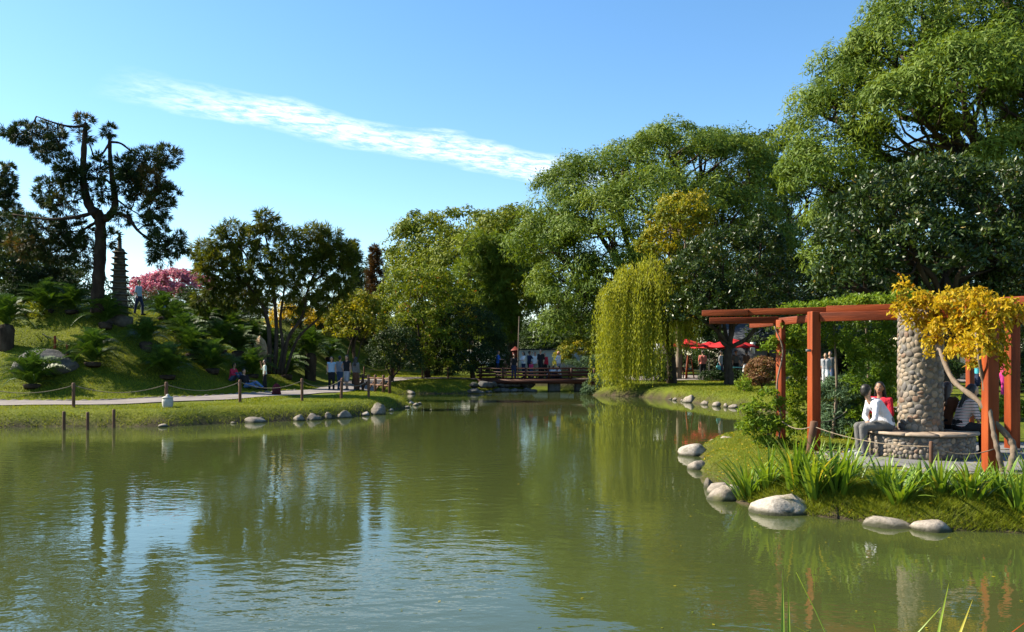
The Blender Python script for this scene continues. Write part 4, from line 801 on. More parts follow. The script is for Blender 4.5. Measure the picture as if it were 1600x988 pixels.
# ------------------------------------------------------------------ pergola terrace
CX, CY, PZ = 7.46, 15.2, .385
t = structure(bpy.data.objects.new('pergola_floor', None)); COL.objects.link(t)
g = Geo(); V = [(5.7, 15.9), (5.5, 13.5), (6.3, 12.75), (9.5, 12.6), (14, 12.4), (14, 18.2), (9.5, 17.6), (6.2, 16.5)]; n = len(V)
bm = bmesh.new(); f = bm.faces.new([bm.verts.new((*q, PZ - .03)) for q in V]); e = bmesh.ops.extrude_face_region(bm, geom=[f])
for q in e['geom']:
    if isinstance(q, bmesh.types.BMVert): q.co.z = 0.0
bmesh.ops.recalc_face_normals(bm, faces=bm.faces); me = bpy.data.meshes.new('bedding'); bm.to_mesh(me); bm.free(); link('bedding', me, MAT['mortar'], t)
r = rng_(9); pv = np.array(V)
slab = Geo(); box(slab, (0, 0, 0), (1, 1, 1)); SM = bevelled(slab.mesh('slab'), .02, 1); SM.materials.append(MAT['paving'])
for i, x in enumerate(np.arange(5.2, 13.6, .62)):
    for j, y in enumerate(np.arange(12.5, 19, .62)):
        q = np.array([[x + a, y + b_] for a in (.02, .6) for b_ in (.02, .6)]); 
        if np.all(poly_sd(pv, q[:, 0], q[:, 1]) < .02): link('paving_slab', SM, None, t, (x + .31, y + .31, PZ - .02 + r.normal(0, .002)), None, (.605, .605, .05))
kv = [(5.5, 13.42), (6.3, 12.67), (9.5, 12.52), (14, 12.32)]
for a, b in zip(kv[:-1], kv[1:]):
    a, b = np.array((*a, PZ - .05)), np.array((*b, PZ - .05)); m_ = max(1, int(np.linalg.norm(b - a) / .9))
    for s in range(m_): g = Geo(); beam(g, a + (b - a) * (s / m_ + .004), a + (b - a) * ((s + 1) / m_ - .004), .14, .16); link('edge_kerb', bevelled(g.mesh('edge_kerb'), .012), MAT['paving'], t)
# pebble-clad column and ring bench
def pebble_mesh(seed):
    r = rng_(seed); k = 9; a = np.linspace(0, 2 * np.pi, k, endpoint=False); wob = 1 + r.normal(0, .07, k); V = []
    for rr, z in ((1.0, -.25), (.93, .35), (.6, .8)): V += [(rr * wob[i] * math.cos(a[i]), rr * wob[i] * math.sin(a[i]), z) for i in range(k)]
    V.append((0, 0, .95)); i = np.arange(k); j = (i + 1) % k
    F = [np.concatenate([np.stack((i + o_, j + o_, j + k + o_, i + k + o_), -1) for o_ in (0, k)]), np.stack((i + 2 * k, j + 2 * k, np.full(k, 3 * k)), -1)]
    me = new_mesh('pebble', V, F, None, True); me.materials.append(MAT['pebble']); return me
PB = [pebble_mesh(i) for i in range(6)]
def relax(r, n, wd, ht, it=22):
    p_ = r.uniform(0, 1, (n, 2)) * (wd, ht); m_ = 6000; s = r.uniform(0, 1, (m_, 2)) * (wd, ht)
    for _ in range(it):
        d_ = np.abs(s[:, None, 0] - p_[None, :, 0]); d_ = np.minimum(d_, wd - d_); dd = d_ ** 2 + (s[:, None, 1] - p_[None, :, 1]) ** 2; w_ = dd.argmin(1)
        for i in range(n):
            q = s[w_ == i]
            if len(q):
                dx = (q[:, 0] - p_[i, 0] + wd / 2) % wd - wd / 2; p_[i] += (dx.mean() * .9, (q[:, 1] - p_[i, 1]).mean() * .9)
    return p_, wd
def pebbles(root, cen, rad, z0, z1, n, seed, sz=1.0):
    r = rng_(seed); wd = 2 * np.pi * rad; p_, _ = relax(r, n, wd, z1 - z0)
    rest = Geo(); parts = 0; order = sorted(range(n), key=lambda i: abs(((p_[i, 0] / rad - math.radians(-100 + 360)) + math.pi) % (2 * math.pi) - math.pi))
    for rank, i in enumerate(order):
        dx = np.abs(p_[:, 0] - p_[i, 0]); dx = np.minimum(dx, wd - dx); dist = np.hypot(dx, p_[:, 1] - p_[i, 1]); dist[i] = 9; k = np.argsort(dist)[:5]; nn = dist[k[:4]].mean() * .5
        j = k[0]; ddx = (p_[j, 0] - p_[i, 0] + wd / 2) % wd - wd / 2; ang = math.atan2(p_[j, 1] - p_[i, 1], ddx) + math.pi / 2
        a_ = p_[i, 0] / rad; n_ = Vector((math.cos(a_), math.sin(a_), 0)); tx = Vector((-math.sin(a_), math.cos(a_), 0)); M = Matrix((tx, Vector((0, 0, 1)), n_)).transposed() @ Matrix.Rotation(ang, 3, 'Z')
        sx = min(nn * 1.14, .11) * r.uniform(.95, 1.1) * sz; sy = min(dist[k[0]] * .5 * 1.04, sx) * sz
        pos = Vector(cen) + n_ * (rad - .004) + Vector((0, 0, z0 + p_[i, 1]))
        if rank < 290: o = link('pebble', PB[r.integers(6)], None, root, pos - root.location, M.to_euler(), (sx, sy, .022 * r.uniform(.7, 1.3)))
        else:
            me = PB[r.integers(6)]; V = np.array([v.co[:] for v in me.vertices]) * (sx, sy, .022); V = V @ np.array(M).T + np.array(pos - root.location); k_ = 9; ii = np.arange(9); jj = (ii + 1) % 9
            rest.add(V, [np.concatenate([np.stack((ii + o_, jj + o_, jj + k_ + o_, ii + k_ + o_), -1) for o_ in (0, k_)]), np.stack((ii + 18, jj + 18, np.full(9, 27)), -1)])
    if rest.n: o = rest.obj('pebble_cladding', MAT['pebble'], root, True); o['kind'] = 'stuff'
COLZ, BENZ = 3.06, PZ + .43
t = thing('stone_column', 'round column clad in river pebbles holding up the pergola', 'column', (CX, CY, PZ)); g = Geo(); lathe(g, [(.365, -.02), (.37, .5), (.37, COLZ - PZ - .05), (.36, COLZ - PZ)], 40); g.obj('core', MAT['mortar'], t, True); pebbles(t, (CX, CY, 0), .37, BENZ + .03, COLZ - .05, 430, 4)
t = thing('ring_bench', 'ring-shaped pebble bench with stone seat round the column', 'bench', (CX, CY, PZ)); g = Geo(); lathe(g, [(.88, -.02), (.88, .41)], 56); g.obj('core', MAT['mortar'], t, True); pebbles(t, (CX, CY, 0), .88, PZ + .02, BENZ - .06, 300, 6)
for k in range(11):
    a0, a1 = 2 * math.pi * k / 11 + .006, 2 * math.pi * (k + 1) / 11 - .006; g = Geo(); V = []; m_ = 6
    for i in range(m_ + 1):
        a = a0 + (a1 - a0) * i / m_; V += [(q * math.cos(a), q * math.sin(a), z) for q, z in ((.374, .41), (.95, .41), (.955, .425), (.95, .455), (.374, .46))]
    ii = np.arange((m_ + 1) * 5).reshape(-1, 5); F = np.concatenate([np.stack((ii[:-1, c], ii[1:, c], ii[1:, (c + 1) % 5], ii[:-1, (c + 1) % 5]), -1) for c in range(5)]); g.add(V, [F, ii[0][None], ii[-1][::-1][None]]); g.obj('seat_slab', MAT['coping'], t)
# timbers
t = thing('pergola', 'red-stained timber pergola beside the pond', 'pergola', (CX, CY, PZ)); o0 = np.array((CX, CY, PZ))
PT = {1: (5.46, 16.9), 2: (5.88, 16.2), 3: (7.50, 13.05), 4: (9.80, 16.3), 5: (10.35, 18.8)}; PW = {1: .14, 2: .185, 3: .18, 4: .20, 5: .13}; PR = {1: .62, 2: .2, 3: .04, 4: .1, 5: .3}; ZT = {1: 2.93, 2: 3.06, 3: 3.0, 4: 3.0, 5: 2.95}
for k, (x, y) in PT.items():
    g = Geo(); box(g, (x - CX, y - CY, (ZT[k] - PZ) / 2 - .1), (PW[k], PW[k], ZT[k] - PZ + .2), PR[k]); link('post', bevelled(g.mesh('post'), .012), MAT['wood_red'], t)
def bm_(name, a, b, wd=.09, ht=.17):
    g = Geo(); beam(g, np.array(a) - o0, np.array(b) - o0, wd, ht); link(name, bevelled(g.mesh(name), .008), MAT['wood_red_beam'], t)
bm_('beam', (5.88 + .10, 16.2 - .06, 2.95), (7.2, 15.35, 2.95), .10, .18)
bm_('beam', (5.86, 16.28, 2.93), (5.07, 17.65, 2.86), .10, .15)
bm_('beam', (4.12, 17.35, 2.93), (5.44, 16.98, 2.93), .10, .13)
bm_('rafter', (3.9, 17.05, 3.07), (4.75, 16.72, 3.07), .12, .12); bm_('rafter', (4.70, 16.80, 3.08), (6.15, 16.25, 3.085), .12, .125); bm_('rafter', (6.1, 16.12, 3.10), (7.6, 15.3, 3.10), .12, .125)
bm_('rafter', (7.46, 15.3, 3.12), (9.6, 12.7, 3.12), .11, .14); bm_('beam', (7.50, 13.0, 2.92), (9.85, 16.4, 2.92), .10, .16); bm_('beam', (7.5, 13.1, 2.92), (7.46, 14.95, 2.92), .10, .16); bm_('beam', (9.8, 16.2, 2.9), (12.6, 15.2, 2.9), .10, .16)
bm_('rafter', (7.7, 15.5, 3.09), (10.6, 17.0, 3.09), .10, .13); bm_('beam', (9.8, 16.4, 2.88), (10.4, 18.9, 2.88), .10, .15); bm_('rafter', (8.6, 12.8, 3.09), (11.5, 15.9, 3.09), .10, .13); bm_('rafter', (6.2, 16.4, 3.06), (8.6, 18.6, 3.06), .1, .12)
q = np.array((5.74, 16.11, 2.30)); g = Geo(); box(g, q - o0, (.10, .02, .05), .45 - .4); g.obj('hinge_plate', MAT['metal_grey'], t)
# vines
def vine(name, label, stems, leafspots, mat, L, W, seed, nl=60, cr=.2, bark='bark_pale', cat='vine', **kw):
    r = rng_(seed); b0 = np.asarray(stems[0][0][0], float); tt = thing(name, label, cat, b0); g = Geo()
    for pts, r0, r1 in stems:
        q = spline(np.asarray(pts, float) - b0, 8); rad = np.linspace(r0, r1, len(q)) * (1 + .12 * np.sin(np.arange(len(q)) * 1.3)); tube(g, q, rad, 9)
    g.obj('stem', MAT[bark], tt, True); f = Geo(); C = []
    for c, q, n in leafspots: u = rand_unit(r, n) * (r.uniform(.1, 1, n) ** .4)[:, None]; C.append(np.asarray(c) - b0 + u * np.asarray(q)); 
    C = np.concatenate(C); fluff(f, r, C, unit(C - C.mean(0) + rand_unit(r, len(C))), cr, nl, L, W, **kw); f.obj('foliage', MAT[mat], tt); return tt
def V3(px, py, d): return tuple(P(px, py, d))
zb = gz(7.75, 12.75)
vine('wisteria_vine', 'yellow autumn wisteria with twisting pale stem on the pergola', [([(*V3(1573, 740, 12.75)[:2], .3), V3(1583, 712, 12.8), V3(1580, 690, 12.9), V3(1555, 660, 13.0), V3(1530, 628, 13.2), V3(1490, 595, 13.7), V3(1470, 552, 14.2), V3(1455, 515, 14.6), V3(1448, 485, 14.7)], .055, .032),
     ([(*V3(1570, 740, 12.7)[:2], .3), V3(1560, 708, 12.7), V3(1553, 680, 12.8), V3(1548, 650, 12.95), V3(1537, 600, 13.1), V3(1530, 560, 13.0), V3(1525, 520, 13.0)], .042, .022)],
     [(V3(1440, 478, 14.8), (.42, .42, .16), 15), (V3(1480, 478, 14.3), (.42, .5, .2), 20), (V3(1515, 472, 13.9), (.4, .5, .2), 18), (V3(1490, 505, 14.0), (.35, .45, .2), 17), (V3(1525, 500, 13.5), (.3, .4, .24), 16), (V3(1508, 535, 13.5), (.18, .25, .16), 7), (V3(1545, 525, 13.3), (.25, .3, .25), 11), (V3(1415, 475, 14.7), (.18, .2, .12), 6), (V3(1412, 445, 14.6), (.10, .1, .2), 4), (V3(1440, 505, 14.6), (.1, .1, .16), 4), (V3(1565, 500, 13.8), (.25, .4, .22), 10), (V3(1555, 550, 13.2), (.12, .2, .12), 5), (V3(1540, 490, 12.8), (.3, .2, .2), 16), (V3(1545, 530, 12.8), (.2, .12, .22), 10), (V3(1575, 480, 13.2), (.3, .3, .18), 12), (V3(1495, 545, 13.9), (.05, .08, .2), 4), (V3(1470, 520, 14.3), (.06, .08, .2), 4), (V3(1520, 555, 13.3), (.06, .08, .2), 4), (V3(1562, 560, 13.1), (.05, .06, .22), 4), (V3(1424, 500, 14.6), (.04, .05, .16), 3), (V3(1450, 535, 14.4), (.03, .04, .18), 3), (V3(1500, 465, 13.5), (.4, .4, .14), 14), (V3(1460, 465, 14.2), (.35, .4, .12), 12)],
     'leaf_yellow', .09, .044, 91, 38, .17, down=1.1, nb=(.2, .3, 1), droop=.8, tv=(.22, .16))
vine('climbing_vine', 'bright green climber growing up the thin pergola post', [([(5.35, 16.8, .3), (5.42, 16.78, .9), (5.35, 16.8, 1.6), (5.45, 16.75, 2.3), (5.3, 16.8, 2.8)], .025, .012), ([(5.1, 16.6, .3), (5.15, 16.6, .75)], .05, .045)],
     [(V3(1235, 525, 17.0), (.3, .25, .3), 16), (V3(1238, 570, 17.1), (.22, .25, .3), 12), (V3(1245, 610, 17.2), (.25, .25, .35), 14), (V3(1240, 655, 17.2), (.28, .25, .35), 16), (V3(1205, 540, 16.9), (.12, .15, .2), 5), (V3(1190, 640, 16.7), (.25, .25, .2), 9), (V3(1185, 665, 16.5), (.33, .3, .16), 13), (V3(1210, 622, 16.8), (.2, .2, .2), 6), (V3(1228, 690, 16.9), (.25, .25, .14), 8), (V3(1172, 640, 16.6), (.18, .25, .14), 6), (V3(1245, 540, 17.1), (.25, .25, .3), 12), (V3(1250, 590, 17.2), (.22, .25, .4), 14), (V3(1200, 690, 16.5), (.3, .25, .12), 10), (V3(1205, 655, 16.6), (.3, .25, .2), 12)],
     'leaf_lime', .095, .04, 92, 52, .17, nb=(.3, .4, .9), down=.5)
vine('climbing_vine', 'dark green leafy curtain behind the seated couple', [([(7.0, 18.2, .3), (7.1, 18.2, 1.5), (7.0, 18.1, 2.9)], .04, .02)],
     [(V3(1365, 530, 18.3), (.5, .3, .45), 30), (V3(1385, 570, 18.3), (.4, .3, .5), 30), (V3(1370, 620, 18.2), (.45, .3, .5), 34), (V3(1350, 660, 17.9), (.4, .3, .4), 24), (V3(1330, 545, 18.2), (.4, .3, .3), 18), (V3(1385, 660, 18.2), (.4, .3, .4), 24), (V3(1300, 520, 18.2), (.45, .3, .2), 14), (V3(1340, 590, 18.0), (.25, .3, .4), 12), (V3(1265, 518, 18.0), (.4, .3, .2), 10), (V3(1310, 500, 18.2), (.8, .3, .1), 12)],
     'leaf_lime', .085, .036, 93, 62, .19, tint=.25, nb=(.3, .4, .9), down=.5)
vine('climbing_vine', 'light green vine lying along the top of the pergola beams', [([(8.0, 18.9, .3), (8.05, 18.8, 1.8), (7.9, 18.6, 3.1)], .04, .02)],
     [(V3(1300, 476, 18.3), (.5, .5, .1), 22), (V3(1350, 472, 18.3), (.55, .5, .13), 26), (V3(1395, 468, 18.0), (.45, .5, .13), 22), (V3(1250, 480, 18.2), (.3, .4, .07), 9), (V3(1430, 466, 17.8), (.4, .4, .13), 14)], 'leaf_lime', .085, .036, 94, 60, .18, nb=(.3, .4, .9), down=.3)
# ropes round the pergola
g_ = 'rope fence round the pergola'
a = np.array((5.62, 15.7, gz(5.62, 15.7))); o = link('fence_post', PM[0], None, None, a, (0.05, .12, 0), (1.35, 1.35, .62)); tag(o, 'thick reddish-brown short post leaning before the pergola post', 'post'); a = a + (.05, 0, .52)
b = np.array((6.55, 13.0, gz(6.55, 13.0))); o = link('rope_stake', PM[1], None, None, b, (0, 0, 1), (.55, .55, .5)); tag(o, 'slim pale stake holding the rope before the ring bench', 'stake'); b = b + (0, 0, .42)
rope((5.3, 16.5, .95), a, 'thick rope looping from the green climber to the leaning post', g_, .12, .011); rope(a, b, 'thin rope running from the leaning post to the slim stake', g_, .1, .008); rope(b, (7.48, 12.92, .74), 'thin rope drooping before the pebble bench', g_, .1, .008); rope((7.5, 12.92, .74), (10.2, 12.6, .95), 'thin rope running past the twisted wisteria stem', g_, .08, .008); rope((5.95, 16.3, .9), (7.0, 17.4, 1.05), 'thin rope behind the seated couple', g_, .08, .008)
# ------------------------------------------------------------------ cycads
def frond_mesh(seed):
    r = rng_(seed); g = Geo(); s = np.linspace(0, 1, 9); arch = r.uniform(.25, .6); pts = np.stack((s * (1 - .12 * s), np.zeros(9), .42 * np.sin(s * 1.9) * (1 - arch * s) - arch * .45 * s ** 2.4), -1)
    tube(g, pts, np.linspace(.016, .004, 9), 4, .7, False); k = 30; u = np.linspace(.1, .99, k); c = np.stack([np.interp(u, s, pts[:, i]) for i in range(3)], -1); L = .24 * np.sin(np.pi * (u * .8 + .17)) ** .7
    for sd in (-1, 1):
        A = np.stack((np.full(k, .55), np.full(k, sd * .95), np.full(k, .38)), -1) + r.normal(size=(k, 3)) * .07; V, F = leaf_quads(c, A, np.array((-.3, 0, 1.))[None].repeat(k, 0), L, .026, True); g.add(V, F, np.repeat(np.clip(r.normal(.5, .2, k), 0, 1), 4))
    me = g.mesh('frond'); me.materials.append(MAT['leaf_cycad']); return me
FM = [frond_mesh(i) for i in range(6)]
tm = Geo(); lathe(tm, [(.16, -.4), (.19, 0), (.2, .5), (.22, .8), (.17, 1.0), (.05, 1.06)], 10); CT = tm.mesh('trunk', True); CT.materials.append(MAT['bark'])
CYC = [(50, 606, 1.2, .15, 'broad cycad on the lawn nearest the path fence'), (145, 572, 1.25, .3, 'large cycad in the middle of the hill slope below the red posts'), (10, 545, 1.2, 1.0, 'tall-stemmed cycad beside the blue-grey boulder'), (165, 513, 1.15, .5, 'cycad in front of the pine trunk near the stone pagoda'), (228, 548, 1.0, .7, 'cycad on a thick bare stem in the sunny part of the slope'), (262, 592, 1.25, .25, 'low cycad spreading over the foot of the slope'),
      (288, 540, 1.1, .6, None), (312, 525, 1.25, .6, None), (332, 583, 1.2, .4, 'cycad beside the woman in red'), (345, 550, 1.2, .6, None), (72, 490, 1.2, .35, 'cycad at the top of the hill left of the pine'), (112, 490, 1.1, .3, None), (448, 592, 1.2, .45, 'low cycad behind the child in pale green'), (485, 594, 1.35, 1.55, 'tall cycad on a dark trunk beside the standing group'),
      (372, 560, 1.25, .7, None), (255, 503, 1.1, .5, None), (362, 533, 1.2, .6, None), (300, 498, 1.15, .5, None), (420, 560, 1.15, .7, 'cycad at the foot of the tan standing stone'), (395, 590, 1.1, .3, None), (515, 566, 1.1, .6, 'cycad on the slope behind the standing group'), (330, 505, 1.1, .5, None), (300, 560, 1.15, .4, None), (275, 520, 1.1, .5, None), (395, 545, 1.2, .6, None), (350, 520, 1.1, .5, None), (455, 560, 1.15, .6, None)]
CYC[10] = (72, 490, 1.2, .35, 'cycad at the top of the hill next to the round ochre shrub')
r = rng_(17)
for px, py, s, th, lb in CYC:
    s *= 1.3; th = th if th > .9 else th * .55
    d = hit(px, py, 27); q = at(px, d); t = thing('cycad', lb or 'cycad with stiff dark fronds in the thicket on the slope', 'cycad', q, r.uniform(0, 6), 'cycads on the hill'); link('trunk', CT, None, t, None, None, (s, s, max(.15, th)))
    n = 46
    for k in range(n):
        ring = k / n; el = R(74 - 80 * ring ** .9) + r.normal(0, .1); link('frond', FM[r.integers(6)], None, t, (0, 0, th + .03), (0, -el, k * 2.39996 + r.normal(0, .15)), s * r.uniform(.85, 1.12))
# ------------------------------------------------------------------ irises
def blade_mesh(seed, bend):
    r = rng_(seed); n = 6; s = np.linspace(0, 1, n); c = np.stack((bend * s ** 2.3, np.zeros(n), s * (1 - .25 * abs(bend) * s)), -1); w_ = .021 * np.array((.8, 1, 1, .85, .55, .04)); V = []
    for i in range(n): V += [c[i] + (0, -w_[i], 0), c[i] + (.006 - .003 * s[i], 0, 0), c[i] + (0, w_[i], 0)]
    ii = np.arange(3 * n).reshape(n, 3); F = np.stack((ii[:-1, :-1], ii[1:, :-1], ii[1:, 1:], ii[:-1, 1:]), -1).reshape(-1, 4)
    T = np.repeat(np.clip(r.uniform(.15, .75) + .25 * s ** 6, 0, 1), 3); me = new_mesh('leaf_blade', V, F, T, True); me.materials.append(MAT['leaf_iris']); return me
IB = [blade_mesh(i, b_) for i, b_ in enumerate((.05, .12, .22, .35, .5, .08, .28, .75))]
yb = blade_mesh(31, .45); yb.attributes['tint'].data.foreach_set('value', np.full(18, .97, np.float32))
def iris(px, py, n, h, spread, label, group='iris clumps on the bank', seed=0, d=None, lean=0, tall=None):
    r = rng_(200 + seed); hh_ = (1.3 if px < 1335 else 1.02) if d is None else 1.0; h *= hh_; n = int(n * 1.25); d = hit(px, py, 9, 20) if d is None else d; x = (px - 800) / FPX * d; t = thing('iris_clump', label, 'iris', (x, d, gz(x, d) - .04), 0, group)
    for k in range(n):
        a = r.uniform(0, 6.28); q = abs(r.normal(0, .5)); pos = (math.cos(a) * spread * q * .6, math.sin(a) * spread * q * .45, 0); me = yb if r.uniform() < .06 else IB[r.integers(8)]; hh = h * r.uniform(.55, 1.15); wd = r.uniform(.75, 1.25) * (1 if hh_ > 1 else .5)
        link('leaf_blade', me, None, t, pos, (r.normal(lean, .10), min(.65, .12 + .42 * q + r.normal(0, .08)), a + r.normal(0, .35)), (hh, wd, hh))
K = [(1168, 778, 34, .62, .22, 'iris clump leaning over the big yellowish boulder'), (1200, 762, 26, .55, .3, 'iris clump rising behind the first boulder clump'), (1245, 760, 46, .66, .3, 'dense iris clump in front of the thin pergola post'), (1272, 778, 44, .68, .28, 'tall iris clump right behind the long pale boulder'), (1305, 770, 46, .70, .3, 'bushy iris clump with many bright blades before the seated man'), (1330, 752, 26, .55, .25, 'small iris clump at the paved edge'),
     (1385, 770, 40, .55, .3, 'iris clump in the grass below the pebble bench'), (1408, 786, 38, .58, .22, 'iris clump directly behind the flat rock slab'), (1470, 775, 40, .58, .26, 'dark-bladed iris clump below the shaded side of the bench'), (1515, 782, 44, .58, .34, 'wide iris clump before the front pergola post'), (1560, 775, 34, .55, .3, 'iris clump by the foot of the wisteria stem'), (1592, 800, 34, .66, .25, 'iris clump drooping towards the water past the wisteria'), (1440, 765, 22, .5, .3, 'sparse upright iris clump before the middle of the bench'), (1620, 770, 34, .6, .3, 'iris clump at the far end of the grassy bank')]
for i, k in enumerate(K): iris(*k, seed=i)
# near bank, leaf tips only in view
for i, (px, d, n, h, l) in enumerate(((1235, 4.05, 7, .98, 'clump of long green leaves on the bank opposite the pergola'), (1425, 3.95, 7, .95, 'clump of curved yellowish leaves on the bank opposite the pergola'), (1465, 4.1, 4, .92, 'leaf clump with one tall red-brown leaf'), (1330, 3.9, 4, .86, 'small tuft of thin leaves on the bank opposite the pergola'), (1545, 4.0, 5, .82, 'low leaf clump at the end of the bank opposite the pergola'))):
    iris(px, 0, n, h, .3, l, 'leaf clumps on the bank opposite the pergola', 50 + i, d)
rb = mat_leaf('leaf_redblade', [(.20, .03, .012), (.34, .07, .02)], rough=.4, trans=.35); x = (1435 - 800) / FPX * 4.15
me = blade_mesh(40, .35); me.materials.clear(); me.materials.append(rb); rt = [q for q in bpy.data.objects if q.get('label') == 'leaf clump with one tall red-brown leaf'][0]; link('red_leaf_blade', me, None, rt, (-.12, 0, 0), (0, .28, .1), (1.02, .6, 1.02))
# ------------------------------------------------------------------ grass
def grass(name, label, X, Y, L, W, seed, tint=.5, lean=.35, z0=-.01, mat='grass'):
    r = rng_(seed); n = len(X); Z = gzv(X, Y) + z0; C = np.stack((X, Y, Z), -1); A = unit(np.array((0, 0, 1.)) + rand_unit(r, n) * lean * 1.6 * np.array((1, 1, .3))); side = unit(np.cross(A, rand_unit(r, n))); l = (L * r.uniform(.5, 1.3, n))[:, None]; w_ = (W * r.uniform(.7, 1.3, n))[:, None]
    V = np.stack((C - side * w_ / 2, C + side * w_ / 2, C + A * l), 1).reshape(-1, 3); pt = .5 + .5 * vnoise(X, Y, 1.7, seed + 3); t_ = np.clip(tint + (pt - .5) * .5 + r.normal(0, .16, n), 0, 1)
    o = link(name, new_mesh(name, V, np.arange(3 * n).reshape(-1, 3), np.repeat(t_, 3)), MAT[mat]); return tag(o, label, 'grass', None, 'stuff')
r = rng_(33)
PAVE = np.array([(5.7, 15.9), (5.45, 13.4), (6.3, 12.6), (9.5, 12.45), (14, 12.25), (14, 18.2), (9.5, 17.6), (6.2, 16.5)])
def sample(n, x0, x1, y0, y1, sd0=.0, sd1=99, avoid=None, pond=True):
    X, Y = r.uniform(x0, x1, n), r.uniform(y0, y1, n); k = np.ones(n, bool)
    if pond: q = poly_sd(POND, X, Y) + vnoise(X, Y, 2.2, 5) * .18; k &= (q > sd0) & (q < sd1)
    if avoid is not None: k &= poly_sd(avoid, X, Y) > .03
    return X[k], Y[k]
def path_clear(X, Y, w_=1.3):
    k = np.ones(len(X), bool)
    for c in PC[::2]: k &= np.hypot(X - c[0], Y - c[1]) > w_
    return X[k], Y[k]
X, Y = sample(190000, 3, 11, 10, 13.2, .02, 99, PAVE); grass('bank_grass', 'soft mossy grass covering the iris bank', X, Y, .115, .007, 301, .52, .7)
X, Y = sample(120000, 3, 9.5, 13, 24, .02, 99, PAVE); grass('bank_grass', 'short grass on the tip of the iris bank and behind the pergola', X, Y, .06, .009, 302, .55, .6)
X, Y = sample(26000, 3, 11, 10, 12.2, .0, .5, PAVE); grass('bank_moss', 'long shaggy grass hanging at the waterline of the iris bank', X, Y, .16, .008, 303, .42, .9)
X, Y = sample(40000, -19, -4, 25, 42, -.03, .55); grass('bank_moss', 'long shaggy grass along the waterline of the path bank', X, Y, .2, .016, 309, .35, .9)
X, Y = path_clear(*sample(90000, -19, -4, 25, 42, .05, 3.2)); grass('bank_grass', 'clipped grass on the bank between path and pond', X, Y, .075, .016, 304, .55, .5)
X, Y = path_clear(*sample(105000, -27, -9, 31, 47, 3.0)); grass('lawn_grass', 'lawn on the hill slope under the cycads', X, Y, .08, .028, 305, .5, .5)
X, Y = sample(60000, 8.5, 17, 27, 50, .05); grass('lawn_grass', 'sunny lawn before the terrace', X, Y, .08, .024, 306, .6, .5)
X, Y = path_clear(*sample(60000, -10, 2, 49, 62, .05)); grass('lawn_grass', 'lawn at the far shore beside the bridge', X, Y, .09, .03, 307, .55, .5)
X, Y = sample(14000, -1, 5, 3.3, 4.3, -9, 99, None, False); grass('near_bank_grass', 'grass on the bank opposite the pergola', X, Y, .10, .008, 308, .45, .6)
# ------------------------------------------------------------------ carp
def koi(px, py, L, rz, label, cols, seed):
    d = (EYE) * FPX / (py - HOR); x = (px - 800) / FPX * d; t = thing('koi_carp', label, 'fish', (x, d, -.075), rz); m_ = mat_solid('koi_%d' % seed, cols, 5, .4, .4, .1, 30); s = np.linspace(0, 1, 12); rad = .16 * np.sin(np.pi * np.clip(s * .93 + .06, 0, 1)) ** .8 * (1 - .35 * s)
    g = Geo(); pts = np.stack((s - .5, .06 * np.sin(s * 5), np.zeros(12)), -1) * L; tube(g, pts, rad * L * .75, 10); g.obj('body', m_, t, True)
    for sg in (-1, 1): g = Geo(); g.add(np.array([(-.22, sg * .09, -.01), (-.08, sg * .26, -.03), (-.12, sg * .08, 0), (-.15, sg * .09, .012)]) * L, [np.array([[0, 1, 2], [0, 3, 1], [1, 3, 2], [0, 2, 3]])]); g.obj('fin', m_, t)
    g = Geo(); e = pts[-1] / L; g.add(np.array([e + (-.04, .012, 0), e + (.17, .12, .03), e + (.09, 0, 0), e + (.16, -.12, .03), e + (-.04, -.012, .0), e + (.05, 0, .02)]) * L, [np.array([[0, 1, 5], [1, 2, 5], [2, 3, 5], [3, 4, 5], [4, 0, 5], [0, 2, 1], [0, 4, 2], [4, 3, 2]])]); g.obj('tail', m_, t)
koi(1190, 918, .34, -.5, 'white carp just under the water surface', [(.62, .60, .55), (.78, .76, .72)], 1); koi(1125, 932, .5, -.25, 'pale orange carp in murky water', [(.40, .22, .08), (.50, .32, .14)], 2); koi(1215, 952, .5, -.35, 'deep orange carp under the reflection of the posts', [(.42, .13, .03), (.55, .22, .06)], 3); koi(1567, 955, .45, -.3, 'orange carp near the end of the bank', [(.45, .14, .03), (.6, .24, .06)], 4)

# fallen leaves on the iris bank and the lawn slope
X, Y = sample(2600, 3.2, 11, 10.2, 20, .05); q_ = rng_(77); n = len(X); C = np.stack((X, Y, gzv(X, Y) + .035), -1); g = Geo(); V, F = leaf_quads(C, rand_unit(q_, n) * (1, 1, .25), unit(rand_unit(q_, n) * .5 + (0, 0, 1)), .05 * q_.uniform(.6, 1.2, n), .03); g.add(V, F, np.repeat(q_.uniform(0, 1, n), 4)); tag(g.obj('fallen_leaves', MAT['leaf_yellow']), 'small yellow leaves fallen on the iris bank', 'leaves', None, 'stuff')

X, Y = r.uniform(-1, 9, 900), 6 + 16 * r.uniform(0, 1, 900) ** 1.5; k_ = poly_sd(POND, X, Y); k_ = (k_ < -.05) & (r.uniform(0, 1, 900) < np.exp(k_ / 1.3) + .05); X, Y = X[k_], Y[k_]; n = len(X); C = np.stack((X, Y, np.full(n, .006)), -1); g = Geo(); V, F = leaf_quads(C, rand_unit(r, n) * (1, 1, .05), unit(rand_unit(r, n) * .12 + (0, 0, 1)), .045 * r.uniform(.5, 1.2, n), .024); g.add(V, F, np.repeat(r.uniform(0, 1, n), 4)); tag(g.obj('floating_leaves', MAT['leaf_gold_green']), 'tiny leaves floating on the water near the iris bank', 'leaves', None, 'stuff')
